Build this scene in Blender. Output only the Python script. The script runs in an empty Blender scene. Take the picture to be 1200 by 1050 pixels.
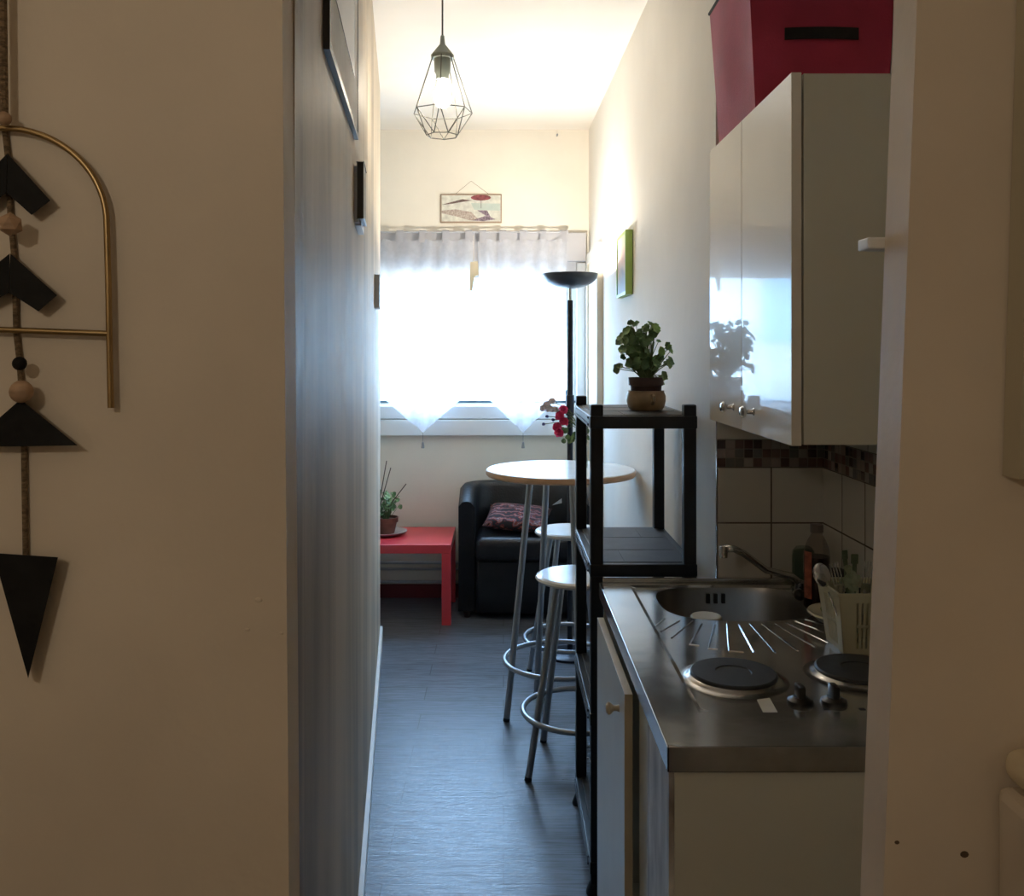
import bpy, bmesh, math, random
from mathutils import Vector, Matrix
random.seed(7)
C = bpy.context.scene.collection
sc = bpy.context.scene
PI = math.pi
F = 1066.0; PX = 590.0; PY = 413.0; H = 1.54

def P(px, py, d):
    """world point seen at pixel (px,py) at distance d, used only to read sizes off the photo"""
    return Vector(((px-PX)/F*d, d, H-(py-PY)/F*d))

# ------------------------------------------------------------------ materials
MATS = {}
def new_mat(name):
    m = bpy.data.materials.new(name); m.use_nodes = True
    nt = m.node_tree; b = nt.nodes['Principled BSDF']
    return m, nt, b

def mat(name, col, rough=0.5, metal=0.0, var=0.06, scale=8.0, bump=0.0, bscale=60.0, coat=0.0, spec=0.5,
        stretch=(1, 1, 1), sheen=0.0, rvar=0.0, world=False, col2=None):
    m, nt, b = new_mat(name)
    N = nt.nodes; L = nt.links
    if world:
        src = N.new('ShaderNodeNewGeometry').outputs['Position']
    else:
        src = N.new('ShaderNodeTexCoord').outputs['Object']
    mp = N.new('ShaderNodeMapping'); mp.inputs['Scale'].default_value = stretch
    L.new(src, mp.inputs['Vector'])
    nz = N.new('ShaderNodeTexNoise'); nz.inputs['Scale'].default_value = scale; nz.inputs['Detail'].default_value = 5
    L.new(mp.outputs[0], nz.inputs['Vector'])
    rp = N.new('ShaderNodeValToRGB')
    c2 = col2 if col2 else tuple(max(0, c*(1-var*2)) for c in col[:3])
    c1 = tuple(min(1, c*(1+var)) for c in col[:3])
    rp.color_ramp.elements[0].position = .3; rp.color_ramp.elements[1].position = .7
    rp.color_ramp.elements[0].color = (*c2, 1); rp.color_ramp.elements[1].color = (*c1, 1)
    L.new(nz.outputs['Fac'], rp.inputs['Fac']); L.new(rp.outputs['Color'], b.inputs['Base Color'])
    b.inputs['Roughness'].default_value = rough; b.inputs['Metallic'].default_value = metal
    b.inputs['Specular IOR Level'].default_value = spec
    if coat: b.inputs['Coat Weight'].default_value = coat; b.inputs['Coat Roughness'].default_value = .03
    if sheen: b.inputs['Sheen Weight'].default_value = sheen
    if rvar:
        mr = N.new('ShaderNodeMapRange'); mr.inputs['To Min'].default_value = max(0.02, rough-rvar); mr.inputs['To Max'].default_value = rough+rvar
        L.new(nz.outputs['Fac'], mr.inputs['Value']); L.new(mr.outputs['Result'], b.inputs['Roughness'])
    if bump:
        n2 = N.new('ShaderNodeTexNoise'); n2.inputs['Scale'].default_value = bscale; n2.inputs['Detail'].default_value = 4
        L.new(mp.outputs[0], n2.inputs['Vector'])
        bp = N.new('ShaderNodeBump'); bp.inputs['Strength'].default_value = bump; bp.inputs['Distance'].default_value = .01
        L.new(n2.outputs['Fac'], bp.inputs['Height']); L.new(bp.outputs['Normal'], b.inputs['Normal'])
    MATS[name] = m
    return m

def emis(name, col, strength):
    m, nt, b = new_mat(name)
    b.inputs['Base Color'].default_value = (*col, 1)
    b.inputs['Emission Color'].default_value = (*col, 1); b.inputs['Emission Strength'].default_value = strength
    return m

def glass(name, col=(1, 1, 1), tr=0.85, rough=0.02):
    """thin glass: lets light straight through, with mirror reflection at grazing angles"""
    m = bpy.data.materials.new(name); m.use_nodes = True; nt = m.node_tree; nt.nodes.clear()
    N = nt.nodes; L = nt.links
    out = N.new('ShaderNodeOutputMaterial'); mx = N.new('ShaderNodeMixShader')
    t = N.new('ShaderNodeBsdfTransparent'); t.inputs[0].default_value = (col[0]*tr, col[1]*tr, col[2]*tr, 1)
    g = N.new('ShaderNodeBsdfGlossy'); g.inputs['Roughness'].default_value = rough
    f = N.new('ShaderNodeFresnel'); ge_ = N.new('ShaderNodeNewGeometry'); mp_ = N.new('ShaderNodeMapRange')
    mp_.inputs['To Min'].default_value = 1.45; mp_.inputs['To Max'].default_value = 1/1.45   # same reflection from both faces of the thin wall
    L.new(ge_.outputs['Backfacing'], mp_.inputs[0]); L.new(mp_.outputs[0], f.inputs['IOR'])
    L.new(f.outputs[0], mx.inputs[0]); L.new(t.outputs[0], mx.inputs[1]); L.new(g.outputs[0], mx.inputs[2])
    L.new(mx.outputs[0], out.inputs[0])
    return m

def cloth_sheer(name, col, a_transp, a_transl):
    m = bpy.data.materials.new(name); m.use_nodes = True; nt = m.node_tree; nt.nodes.clear()
    N = nt.nodes; L = nt.links
    out = N.new('ShaderNodeOutputMaterial')
    d = N.new('ShaderNodeBsdfDiffuse'); d.inputs[0].default_value = (*col, 1)
    tl = N.new('ShaderNodeBsdfTranslucent'); tl.inputs[0].default_value = (*col, 1)
    tp = N.new('ShaderNodeBsdfTransparent')
    tc = N.new('ShaderNodeTexCoord'); nz = N.new('ShaderNodeTexNoise'); nz.inputs['Scale'].default_value = 30
    L.new(tc.outputs['Object'], nz.inputs['Vector'])
    mr = N.new('ShaderNodeMapRange'); mr.inputs['To Min'].default_value = a_transp*.85; mr.inputs['To Max'].default_value = a_transp*1.15
    L.new(nz.outputs['Fac'], mr.inputs['Value'])
    m1 = N.new('ShaderNodeMixShader'); m1.inputs[0].default_value = a_transl
    L.new(d.outputs[0], m1.inputs[1]); L.new(tl.outputs[0], m1.inputs[2])
    m2 = N.new('ShaderNodeMixShader'); L.new(mr.outputs['Result'], m2.inputs[0])
    L.new(m1.outputs[0], m2.inputs[1]); L.new(tp.outputs[0], m2.inputs[2]); L.new(m2.outputs[0], out.inputs[0])
    return m

def math_node(N, L, op, a, b=None):
    n = N.new('ShaderNodeMath'); n.operation = op
    for i, v in enumerate((a, b)):
        if v is None: continue
        if isinstance(v, (int, float)): n.inputs[i].default_value = v
        else: L.new(v, n.inputs[i])
    return n.outputs[0]

def tile_mat(name, axis, off, z0, w, h, colors, grout, mortar=.003, mosaic=False, rough=.15):
    m, nt, b = new_mat(name); N = nt.nodes; L = nt.links
    g = N.new('ShaderNodeNewGeometry'); s = N.new('ShaderNodeSeparateXYZ'); L.new(g.outputs['Position'], s.inputs[0])
    u = math_node(N, L, 'DIVIDE', math_node(N, L, 'SUBTRACT', s.outputs[axis], off), w)
    v = math_node(N, L, 'DIVIDE', math_node(N, L, 'SUBTRACT', s.outputs[2], z0), h)
    fu = math_node(N, L, 'FRACT', u); fv = math_node(N, L, 'FRACT', v)
    du = math_node(N, L, 'MULTIPLY', math_node(N, L, 'MINIMUM', fu, math_node(N, L, 'SUBTRACT', 1.0, fu)), w)
    dv = math_node(N, L, 'MULTIPLY', math_node(N, L, 'MINIMUM', fv, math_node(N, L, 'SUBTRACT', 1.0, fv)), h)
    dd = math_node(N, L, 'MINIMUM', du, dv)
    mk = math_node(N, L, 'GREATER_THAN', dd, mortar/2)
    cb = N.new('ShaderNodeCombineXYZ'); L.new(math_node(N, L, 'FLOOR', u), cb.inputs[0]); L.new(math_node(N, L, 'FLOOR', v), cb.inputs[1])
    wn = N.new('ShaderNodeTexWhiteNoise'); L.new(cb.outputs[0], wn.inputs['Vector'])
    rp = N.new('ShaderNodeValToRGB'); rp.color_ramp.interpolation = 'CONSTANT' if mosaic else 'LINEAR'
    n = len(colors)
    while len(rp.color_ramp.elements) < n: rp.color_ramp.elements.new(.5)
    for i, c in enumerate(colors):
        rp.color_ramp.elements[i].position = i/n if mosaic else i/max(1, n-1); rp.color_ramp.elements[i].color = (*c, 1)
    L.new(wn.outputs['Value'], rp.inputs['Fac'])
    mx = N.new('ShaderNodeMix'); mx.data_type = 'RGBA'
    L.new(mk, mx.inputs[0]); mx.inputs[6].default_value = (*grout, 1); L.new(rp.outputs['Color'], mx.inputs[7])
    L.new(mx.outputs[2], b.inputs['Base Color'])
    b.inputs['Roughness'].default_value = rough
    mr = N.new('ShaderNodeMapRange'); mr.inputs['From Max'].default_value = mortar*1.5; mr.inputs['From Min'].default_value = mortar*.3
    L.new(dd, mr.inputs['Value'])
    bp = N.new('ShaderNodeBump'); bp.inputs['Strength'].default_value = .4; bp.inputs['Distance'].default_value = .002
    L.new(mr.outputs['Result'], bp.inputs['Height']); L.new(bp.outputs[0], b.inputs['Normal'])
    return m

M = {}
M['plaster'] = mat('plaster_cream', (.80, .76, .68), .65, var=.03, scale=2.5, bump=.12, bscale=18, world=True)
M['plaster_entry'] = mat('plaster_entry', (.74, .65, .53), .6, var=.05, scale=3, bump=.22, bscale=14, world=True)
M['jamb_paint'] = mat('jamb_paint', (.74, .63, .51), .55, var=.05, scale=5, bump=.2, bscale=20, world=True)
M['ceiling'] = mat('ceiling_paint', (.84, .80, .74), .8, var=.02, scale=2, world=True)
M['white_paint'] = mat('white_gloss_paint', (.80, .80, .78), .35, var=.03, scale=6, world=True)
M['cream_paint'] = mat('cream_door_paint', (.72, .66, .56), .4, var=.04, scale=6, world=True)
M['black_plastic'] = mat('black_plastic', (.009, .013, .020), .42, var=.15, scale=30, bump=.06, bscale=300)
M['shelf_top'] = mat('dusty_black_plastic', (.030, .030, .032), .55, var=.3, scale=18, rvar=.15)
M['black_metal'] = mat('black_metal', (.015, .018, .028), .35, metal=.3, var=.1)
M['steel'] = mat('brushed_steel', (.62, .605, .575), .16, metal=.86, var=.12, scale=7, rvar=.10, bump=.10, bscale=5)
M['steel_edge'] = mat('steel_edge', (.42, .40, .38), .22, metal=1, var=.08, scale=20)
M['steel_bowl'] = mat('steel_bowl', (.36, .35, .33), .33, metal=1, var=.08, scale=8)
M['chrome'] = mat('chrome', (.72, .72, .72), .12, metal=1, var=.03)
M['grey_tube'] = mat('grey_painted_tube', (.40, .43, .47), .35, metal=.75, var=.04)
M['wood_white'] = mat('white_laminate', (.72, .71, .67), .22, var=.04, scale=10)
M['wood_edge'] = mat('beech_edge', (.62, .40, .25), .45, var=.12, scale=12, stretch=(1, 1, 8))
M['red_lacquer'] = mat('red_lacquer', (.60, .05, .065), .28, var=.05, scale=5)
M['leather'] = mat('black_leather', (.007, .008, .011), .40, spec=.35, var=.2, scale=12, bump=.25, bscale=90)
M['plate_black'] = mat('cast_iron', (.022, .022, .022), .5, var=.2, scale=40)
M['knob_black'] = mat('black_knob', (.012, .011, .010), .3)
M['kitchen_cream'] = mat('cream_melamine', (.62, .59, .49), .4, var=.02, scale=4)
M['gloss_cream'] = mat('gloss_cream_lacquer', (.76, .69, .59), .35, var=.01, coat=.55, spec=.15)
M['door_edge'] = mat('beige_edge_band', (.62, .52, .36), .5, var=.04)
M['door_white'] = mat('white_door_face', (.62, .62, .58), .35, var=.03)
M['marbled'] = mat('peeling_marbled_strip', (.66, .62, .56), .4, scale=22, stretch=(1, 1, .3), col2=(.22, .18, .15))
M['brass'] = mat('aged_brass', (.42, .30, .15), .33, metal=1, var=.1, scale=20)
M['black_wood'] = mat('black_painted_wood', (.010, .010, .010), .7, spec=.25, var=.3, scale=30, bump=.15, bscale=80)
M['raw_wood'] = mat('pale_wood_bead', (.50, .33, .21), .6, var=.15, scale=25, stretch=(1, 1, 5))
M['twine'] = mat('jute_twine', (.27, .19, .11), .9, var=.3, scale=120, stretch=(1, 1, 3), bump=.6, bscale=300)
M['red_fabric'] = mat('magenta_fabric', (.47, .036, .082), .85, var=.08, scale=10, sheen=.3, bump=.15, bscale=250)
M['black_fabric'] = mat('black_webbing', (.012, .012, .012), .8, var=.2, scale=60)
M['terracotta'] = mat('terracotta', (.16, .06, .04), .75, var=.2, scale=16)
M['brown_pot'] = mat('brown_plastic_pot', (.06, .028, .024), .5, var=.15)
M['beige_pot'] = mat('beige_glazed_pot', (.38, .27, .15), .35, var=.2, scale=16)
M['soil'] = mat('soil', (.03, .02, .014), .95, var=.4, scale=60, bump=.8, bscale=90)
M['leaf'] = mat('leaf_green', (.14, .25, .10), .5, var=.35, scale=25, col2=(.06, .12, .055))
M['leaf_light'] = mat('leaf_light_green', (.20, .36, .10), .5, var=.25, scale=25)
M['stem'] = mat('stem_green', (.10, .15, .05), .6, var=.2)
M['stick'] = mat('dark_stick', (.06, .045, .035), .7)
M['saucer'] = mat('pale_saucer', (.36, .33, .33), .4)
M['basket'] = mat('cream_plastic', (.60, .56, .38), .4, var=.03)
M['cream_dish'] = mat('cream_ceramic', (.72, .66, .50), .2, var=.03)
M['dark_bowl'] = mat('dark_navy_glaze', (.012, .018, .030), .2)
M['cola'] = mat('dark_syrup', (.030, .008, .005), .15)
M['label_orange'] = mat('orange_label', (.42, .12, .07), .5, var=.3, scale=50)
M['cap'] = mat('clear_grey_cap', (.16, .13, .12), .4)
M['green_plastic'] = mat('green_plastic', (.13, .18, .10), .45, var=.2)
M['pale_green'] = mat('pale_green_plastic', (.30, .36, .24), .45, var=.1)
M['cream_rag'] = mat('green_sponge', (.22, .24, .06), .9, bump=.6, bscale=90)
M['frame_green'] = mat('lime_green_frame', (.33, .50, .13), .4)
M['frame_dark'] = mat('dark_grey_frame', (.05, .05, .05), .4)
M['mat_board'] = mat('pale_mat_board', (.85, .82, .74), .7)
M['grey_panel'] = mat('grey_picture_panel', (.22, .21, .19), .35)
M['silver'] = mat('silver_trim', (.55, .6, .68), .3, metal=.8)
M['grey_frame'] = mat('grey_frame', (.30, .32, .35), .5)
M['pink'] = mat('pink_petals', (.75, .09, .22), .7, var=.25, scale=60)
M['white_petal'] = mat('white_petals', (.88, .78, .80), .7, var=.15, scale=60)
M['pink'] = cloth_sheer('pink_petals', (.80, .10, .24), 0, .4); M['white_petal'] = cloth_sheer('white_petals', (.90, .84, .86), 0, .45)
M['lilac'] = mat('violet_petals', (.10, .10, .28), .7)
M['cable'] = mat('white_cable', (.55, .56, .56), .4)
M['lampshade_grey'] = mat('grey_green_metal', (.26, .30, .27), .45)
M['wire_grey'] = mat('grey_wire', (.09, .09, .08), .5)
M['bowl_lamp'] = mat('dark_lamp_bowl', (.04, .05, .07), .35, metal=.3)
M['dark_red'] = mat('dark_red_base', (.17, .018, .024), .5, world=True)
M['pipe'] = mat('painted_pipe', (.55, .58, .62), .4, world=True)
M['scuff'] = mat('dark_scuff', (.12, .08, .05), .9)
M['pale_patch'] = mat('pale_hob_patch', (.75, .72, .65), .3)
M['appliance'] = mat('appliance_cream', (.66, .58, .48), .5, var=.03)
M['lid_cream'] = mat('lid_cream', (.74, .64, .46), .55, var=.03, bump=.1, bscale=60)
M['panel_paint'] = mat('panel_olive_paint', (.50, .45, .33), .55, var=.04)
M['dark_gasket'] = mat('dark_gasket', (.05, .08, .10), .5)
M['window_pvc'] = mat('white_window_pvc', (.80, .82, .84), .3, var=.01)
M['shutter'] = mat('white_shutter_box', (.42, .42, .45), .5, var=.02)
M['glass'] = glass('window_glass', (1, 1, 1), .95)
M['vase_glass'] = glass('vase_glass', (.85, .93, .90), .8)
M['bottle_glass'] = glass('bottle_plastic', (.88, .84, .82), .85)
M['tumbler_glass'] = glass('tumbler_glass', (.80, .88, .83), .88)
M['sheer'] = cloth_sheer('sheer_curtain', (.88, .88, .92), .50, .60)
M['sheer_tab'] = cloth_sheer('curtain_tab', (.50, .50, .54), .1, .3)
M['bulb'] = emis('warm_bulb', (1.0, .88, .70), 80.0)
M['bulb_torch'] = emis('torch_bulb', (1.0, .90, .76), 3600.0)
M['pale_cloth'] = mat('pale_blue_cloth', (.58, .62, .68), .7)
M['facade'] = mat('pale_facade', (.70, .72, .70), .8, world=True)
M['facade_glass'] = mat('blue_facade_glass', (.12, .30, .38), .2, world=True)
M['tree'] = mat('tree_green', (.06, .16, .08), .8, world=True)

# left corridor wall: glossy paint with long vertical grey stains
def left_wall_mat():
    m, nt, b = new_mat('stained_gloss_wall'); N = nt.nodes; L = nt.links
    g = N.new('ShaderNodeNewGeometry')
    mp = N.new('ShaderNodeMapping'); mp.inputs['Scale'].default_value = (1.7, 1.7, .22); L.new(g.outputs['Position'], mp.inputs[0])
    n1 = N.new('ShaderNodeTexNoise'); n1.inputs['Scale'].default_value = 2.2; n1.inputs['Detail'].default_value = 7; n1.inputs['Distortion'].default_value = .5
    L.new(mp.outputs[0], n1.inputs[0])
    rp = N.new('ShaderNodeValToRGB'); e = rp.color_ramp.elements
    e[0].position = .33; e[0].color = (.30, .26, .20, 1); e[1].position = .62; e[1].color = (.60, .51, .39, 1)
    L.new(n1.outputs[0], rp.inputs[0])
    # a rubbed grey streak down the wall just behind the doorway
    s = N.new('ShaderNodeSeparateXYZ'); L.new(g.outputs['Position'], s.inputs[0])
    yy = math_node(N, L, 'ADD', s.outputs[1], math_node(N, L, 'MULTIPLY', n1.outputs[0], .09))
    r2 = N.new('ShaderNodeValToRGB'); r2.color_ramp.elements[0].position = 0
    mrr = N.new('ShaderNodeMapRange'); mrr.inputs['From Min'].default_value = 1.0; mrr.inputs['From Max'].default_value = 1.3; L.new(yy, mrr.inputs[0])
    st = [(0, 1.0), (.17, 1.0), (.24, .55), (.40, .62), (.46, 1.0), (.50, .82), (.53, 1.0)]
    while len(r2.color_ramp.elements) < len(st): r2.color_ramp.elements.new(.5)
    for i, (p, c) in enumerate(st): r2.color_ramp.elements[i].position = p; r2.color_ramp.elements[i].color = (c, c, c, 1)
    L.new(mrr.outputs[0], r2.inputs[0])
    mx = N.new('ShaderNodeMix'); mx.data_type = 'RGBA'; mx.blend_type = 'MULTIPLY'; mx.inputs[0].default_value = 1
    L.new(rp.outputs[0], mx.inputs[6]); L.new(r2.outputs[0], mx.inputs[7]); L.new(mx.outputs[2], b.inputs['Base Color'])
    b.inputs['Roughness'].default_value = .55; b.inputs['Specular IOR Level'].default_value = .3
    n2 = N.new('ShaderNodeTexNoise'); n2.inputs['Scale'].default_value = 12; n2.inputs['Detail'].default_value = 4
    L.new(g.outputs['Position'], n2.inputs[0])
    bp = N.new('ShaderNodeBump'); bp.inputs['Strength'].default_value = .25; bp.inputs['Distance'].default_value = .01
    L.new(n2.outputs[0], bp.inputs['Height']); L.new(bp.outputs[0], b.inputs['Normal'])
    return m
M['left_wall'] = left_wall_mat()

def floor_mat():
    m, nt, b = new_mat('dark_vinyl_planks'); N = nt.nodes; L = nt.links
    g = N.new('ShaderNodeNewGeometry')
    br = N.new('ShaderNodeTexBrick'); br.offset = .37; br.inputs['Scale'].default_value = 1
    br.inputs['Brick Width'].default_value = .95; br.inputs['Row Height'].default_value = .155; br.inputs['Mortar Size'].default_value = .0018
    br.inputs['Color1'].default_value = (.055, .062, .075, 1); br.inputs['Color2'].default_value = (.070, .076, .088, 1); br.inputs['Mortar'].default_value = (.006, .006, .007, 1)
    L.new(g.outputs['Position'], br.inputs['Vector'])
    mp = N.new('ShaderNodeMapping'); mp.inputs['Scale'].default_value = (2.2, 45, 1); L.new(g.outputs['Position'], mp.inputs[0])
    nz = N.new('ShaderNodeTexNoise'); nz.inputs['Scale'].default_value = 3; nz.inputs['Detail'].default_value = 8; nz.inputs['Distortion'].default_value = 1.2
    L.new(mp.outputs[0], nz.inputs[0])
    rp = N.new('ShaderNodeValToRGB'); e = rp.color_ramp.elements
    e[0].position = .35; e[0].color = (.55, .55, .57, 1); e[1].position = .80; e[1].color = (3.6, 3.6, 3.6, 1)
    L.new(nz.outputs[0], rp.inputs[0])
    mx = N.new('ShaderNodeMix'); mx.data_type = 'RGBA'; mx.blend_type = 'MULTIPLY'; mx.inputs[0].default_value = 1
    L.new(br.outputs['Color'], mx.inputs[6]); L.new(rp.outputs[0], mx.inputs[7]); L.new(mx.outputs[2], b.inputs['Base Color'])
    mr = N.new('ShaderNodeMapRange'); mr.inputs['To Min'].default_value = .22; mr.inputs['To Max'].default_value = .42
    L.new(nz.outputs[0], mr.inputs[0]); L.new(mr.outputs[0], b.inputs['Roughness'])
    bp = N.new('ShaderNodeBump'); bp.inputs['Strength'].default_value = .35; bp.inputs['Distance'].default_value = .003
    L.new(nz.outputs[0], bp.inputs['Height']); L.new(bp.outputs[0], b.inputs['Normal'])
    return m
M['floor'] = floor_mat()

def cushion_mat():
    m, nt, b = new_mat('ethnic_pattern'); N = nt.nodes; L = nt.links
    tc = N.new('ShaderNodeTexCoord')
    w = N.new('ShaderNodeTexWave'); w.wave_type = 'BANDS'; w.bands_direction = 'Y'; w.wave_profile = 'TRI'; w.inputs['Scale'].default_value = 7
    w.inputs['Distortion'].default_value = 7; w.inputs['Detail'].default_value = 1.0; w.inputs['Detail Scale'].default_value = 3.5
    L.new(tc.outputs['Object'], w.inputs[0])
    rp = N.new('ShaderNodeValToRGB'); rp.color_ramp.interpolation = 'CONSTANT'
    cols = [(0, (.012, .010, .016)), (.40, (.16, .02, .02)), (.54, (.012, .010, .016)), (.66, (.50, .15, .08)), (.75, (.03, .02, .07)), (.90, (.45, .33, .32)), (.95, (.04, .015, .02))]
    while len(rp.color_ramp.elements) < len(cols): rp.color_ramp.elements.new(.5)
    for i, (p, c) in enumerate(cols): rp.color_ramp.elements[i].position = p; rp.color_ramp.elements[i].color = (*c, 1)
    L.new(w.outputs[0], rp.inputs[0]); L.new(rp.outputs[0], b.inputs['Base Color']); b.inputs['Roughness'].default_value = .9
    return m
M['cushion'] = cushion_mat()

def painting_mat():
    m, nt, b = new_mat('abstract_painting'); N = nt.nodes; L = nt.links
    tc = N.new('ShaderNodeTexCoord'); s = N.new('ShaderNodeSeparateXYZ'); L.new(tc.outputs['Object'], s.inputs[0])
    nz = N.new('ShaderNodeTexNoise'); nz.inputs['Scale'].default_value = 14; L.new(tc.outputs['Object'], nz.inputs[0])
    v = math_node(N, L, 'ADD', math_node(N, L, 'MULTIPLY', s.outputs[2], 3.4), math_node(N, L, 'MULTIPLY', nz.outputs[0], .5))
    rp = N.new('ShaderNodeValToRGB'); cols = [(.1, (.18, .24, .34)), (.45, (.28, .32, .40)), (.65, (.62, .50, .40)), (.8, (.62, .34, .22)), (1, (.45, .50, .30))]
    while len(rp.color_ramp.elements) < len(cols): rp.color_ramp.elements.new(.5)
    for i, (p, c) in enumerate(cols): rp.color_ramp.elements[i].position = p; rp.color_ramp.elements[i].color = (*c, 1)
    L.new(v, rp.inputs[0]); L.new(rp.outputs[0], b.inputs['Base Color']); b.inputs['Roughness'].default_value = .5
    return m
M['painting'] = painting_mat()

# ------------------------------------------------------------------ mesh helpers
def nb(): return bmesh.new()

def box(bm, x0, x1, y0, y1, z0, z1, bev=0.0, seg=2):
    r = bmesh.ops.create_cube(bm, size=1)
    vs = r['verts']
    for v in vs:
        v.co = Vector((x0+(v.co.x+.5)*(x1-x0), y0+(v.co.y+.5)*(y1-y0), z0+(v.co.z+.5)*(z1-z0)))
    if bev:
        es = set(e for v in vs for e in v.link_edges)
        bmesh.ops.bevel(bm, geom=list(es), offset=bev, segments=seg, affect='EDGES', profile=.5)
    return bm

def obox(bm, c, ax, ay, az, sx, sy, sz, bev=0.0, seg=2):
    """oriented box centred at c with axes ax ay az"""
    r = bmesh.ops.create_cube(bm, size=1); vs = r['verts']
    for v in vs:
        v.co = Vector(c)+Vector(ax)*v.co.x*sx+Vector(ay)*v.co.y*sy+Vector(az)*v.co.z*sz
    if bev:
        es = set(e for v in vs for e in v.link_edges)
        bmesh.ops.bevel(bm, geom=list(es), offset=bev, segments=seg, affect='EDGES', profile=.5)
    return bm

def prism(bm, poly, z0, z1, lean=None):
    """vertical prism of a footprint polygon; lean(x,y,z)->(x,y) shears old walls"""
    lo = []; hi = []
    for (x, y) in poly:
        a = lean(x, y, z0) if lean else (x, y); b_ = lean(x, y, z1) if lean else (x, y)
        lo.append(bm.verts.new((a[0], a[1], z0))); hi.append(bm.verts.new((b_[0], b_[1], z1)))
    n = len(poly)
    bm.faces.new(lo[::-1]); bm.faces.new(hi)
    for i in range(n):
        bm.faces.new((lo[i], lo[(i+1) % n], hi[(i+1) % n], hi[i]))
    return bm

def frames(pts, closed=False):
    out = []; n = len(pts); up = None
    for i in range(n):
        if closed: t = (pts[(i+1) % n]-pts[(i-1) % n])
        elif i == 0: t = pts[1]-pts[0]
        elif i == n-1: t = pts[-1]-pts[-2]
        else: t = (pts[i+1]-pts[i]).normalized()+(pts[i]-pts[i-1]).normalized()
        t.normalize()
        if up is None:
            up = Vector((0, 0, 1)) if abs(t.z) < .9 else Vector((1, 0, 0))
        u = (up-t*up.dot(t)).normalized(); up = u
        out.append((u, t.cross(u)))
    return out

def tube(bm, pts, r, seg=10, closed=False, cap=True):
    pts = [Vector(p) for p in pts]; n = len(pts)
    rs = r if isinstance(r, (list, tuple)) else [r]*n
    fr = frames(pts, closed); rings = []
    for p, (u, v), rr in zip(pts, fr, rs):
        rings.append([bm.verts.new(p+(u*math.cos(2*PI*k/seg)+v*math.sin(2*PI*k/seg))*rr) for k in range(seg)])
    m = n if closed else n-1
    for i in range(m):
        a = rings[i]; b_ = rings[(i+1) % n]
        for k in range(seg):
            bm.faces.new((a[k], a[(k+1) % seg], b_[(k+1) % seg], b_[k]))
    if cap and not closed:
        bm.faces.new(rings[0][::-1]); bm.faces.new(rings[-1])
    return bm

def circ(cx, cy, cz, r, n=40, a0=0, a1=2*PI):
    return [Vector((cx+r*math.cos(a0+(a1-a0)*k/n), cy+r*math.sin(a0+(a1-a0)*k/n), cz)) for k in range(n)]

def lathe(bm, prof, cx=0, cy=0, seg=32, sx=1, sy=1):
    """prof: list of (r,z); r=0 closes at the axis"""
    rings = []
    for r, z in prof:
        if r < 1e-6: rings.append([bm.verts.new((cx, cy, z))])
        else: rings.append([bm.verts.new((cx+r*sx*math.cos(2*PI*k/seg), cy+r*sy*math.sin(2*PI*k/seg), z)) for k in range(seg)])
    for a, b_ in zip(rings[:-1], rings[1:]):
        if len(a) == 1 and len(b_) == 1: continue
        for k in range(seg):
            k2 = (k+1) % seg
            if len(a) == 1: bm.faces.new((a[0], b_[k2], b_[k]))
            elif len(b_) == 1: bm.faces.new((a[k], a[k2], b_[0]))
            else: bm.faces.new((a[k], a[k2], b_[k2], b_[k]))
    return bm

def sphere(bm, c, r, seg=20, rz=None):
    c = Vector(c); rz = rz or r; n = seg//2
    prof = [(r*math.sin(PI*i/n), -rz*math.cos(PI*i/n)) for i in range(n+1)]
    prof[0] = (0, -rz); prof[-1] = (0, rz)
    b2 = bmesh.new(); lathe(b2, prof, 0, 0, seg)
    bmesh.ops.translate(b2, verts=b2.verts, vec=c)
    me = bpy.data.meshes.new('t'); b2.to_mesh(me); b2.free(); bm.from_mesh(me); bpy.data.meshes.remove(me)
    return bm

def rot(bm, verts, c, m):
    bmesh.ops.rotate(bm, verts=verts, cent=c, matrix=m)

def wloc(o):
    v = Vector(o.location)
    while o.parent: o = o.parent; v += Vector(o.location)
    return v

def obj(name, bm, m, parent=None, smooth=False, sub=0, origin=None):
    """link bm (given in world coordinates) as one mesh object; its origin goes to its base"""
    bmesh.ops.recalc_face_normals(bm, faces=bm.faces)
    if smooth is True:
        for f in bm.faces: f.smooth = True
    elif smooth:
        for f in bm.faces: f.smooth = True
        for e in bm.edges:
            if len(e.link_faces) == 2 and e.calc_face_angle(0) > smooth: e.smooth = False
    if origin is None:
        xs = [v.co.x for v in bm.verts]; ys = [v.co.y for v in bm.verts]; zs = [v.co.z for v in bm.verts]
        origin = Vector(((min(xs)+max(xs))/2, (min(ys)+max(ys))/2, min(zs)))
    origin = Vector(origin)
    bmesh.ops.translate(bm, verts=bm.verts, vec=-origin)
    me = bpy.data.meshes.new(name); bm.to_mesh(me); bm.free()
    o = bpy.data.objects.new(name, me); C.objects.link(o)
    for mm in (m if isinstance(m, (list, tuple)) else [m]): me.materials.append(mm)
    if parent is not None:
        o.parent = parent; o.location = origin-wloc(parent)
    else: o.location = origin
    if sub:
        md = o.modifiers.new('s', 'SUBSURF'); md.levels = sub; md.render_levels = sub
    return o

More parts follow.
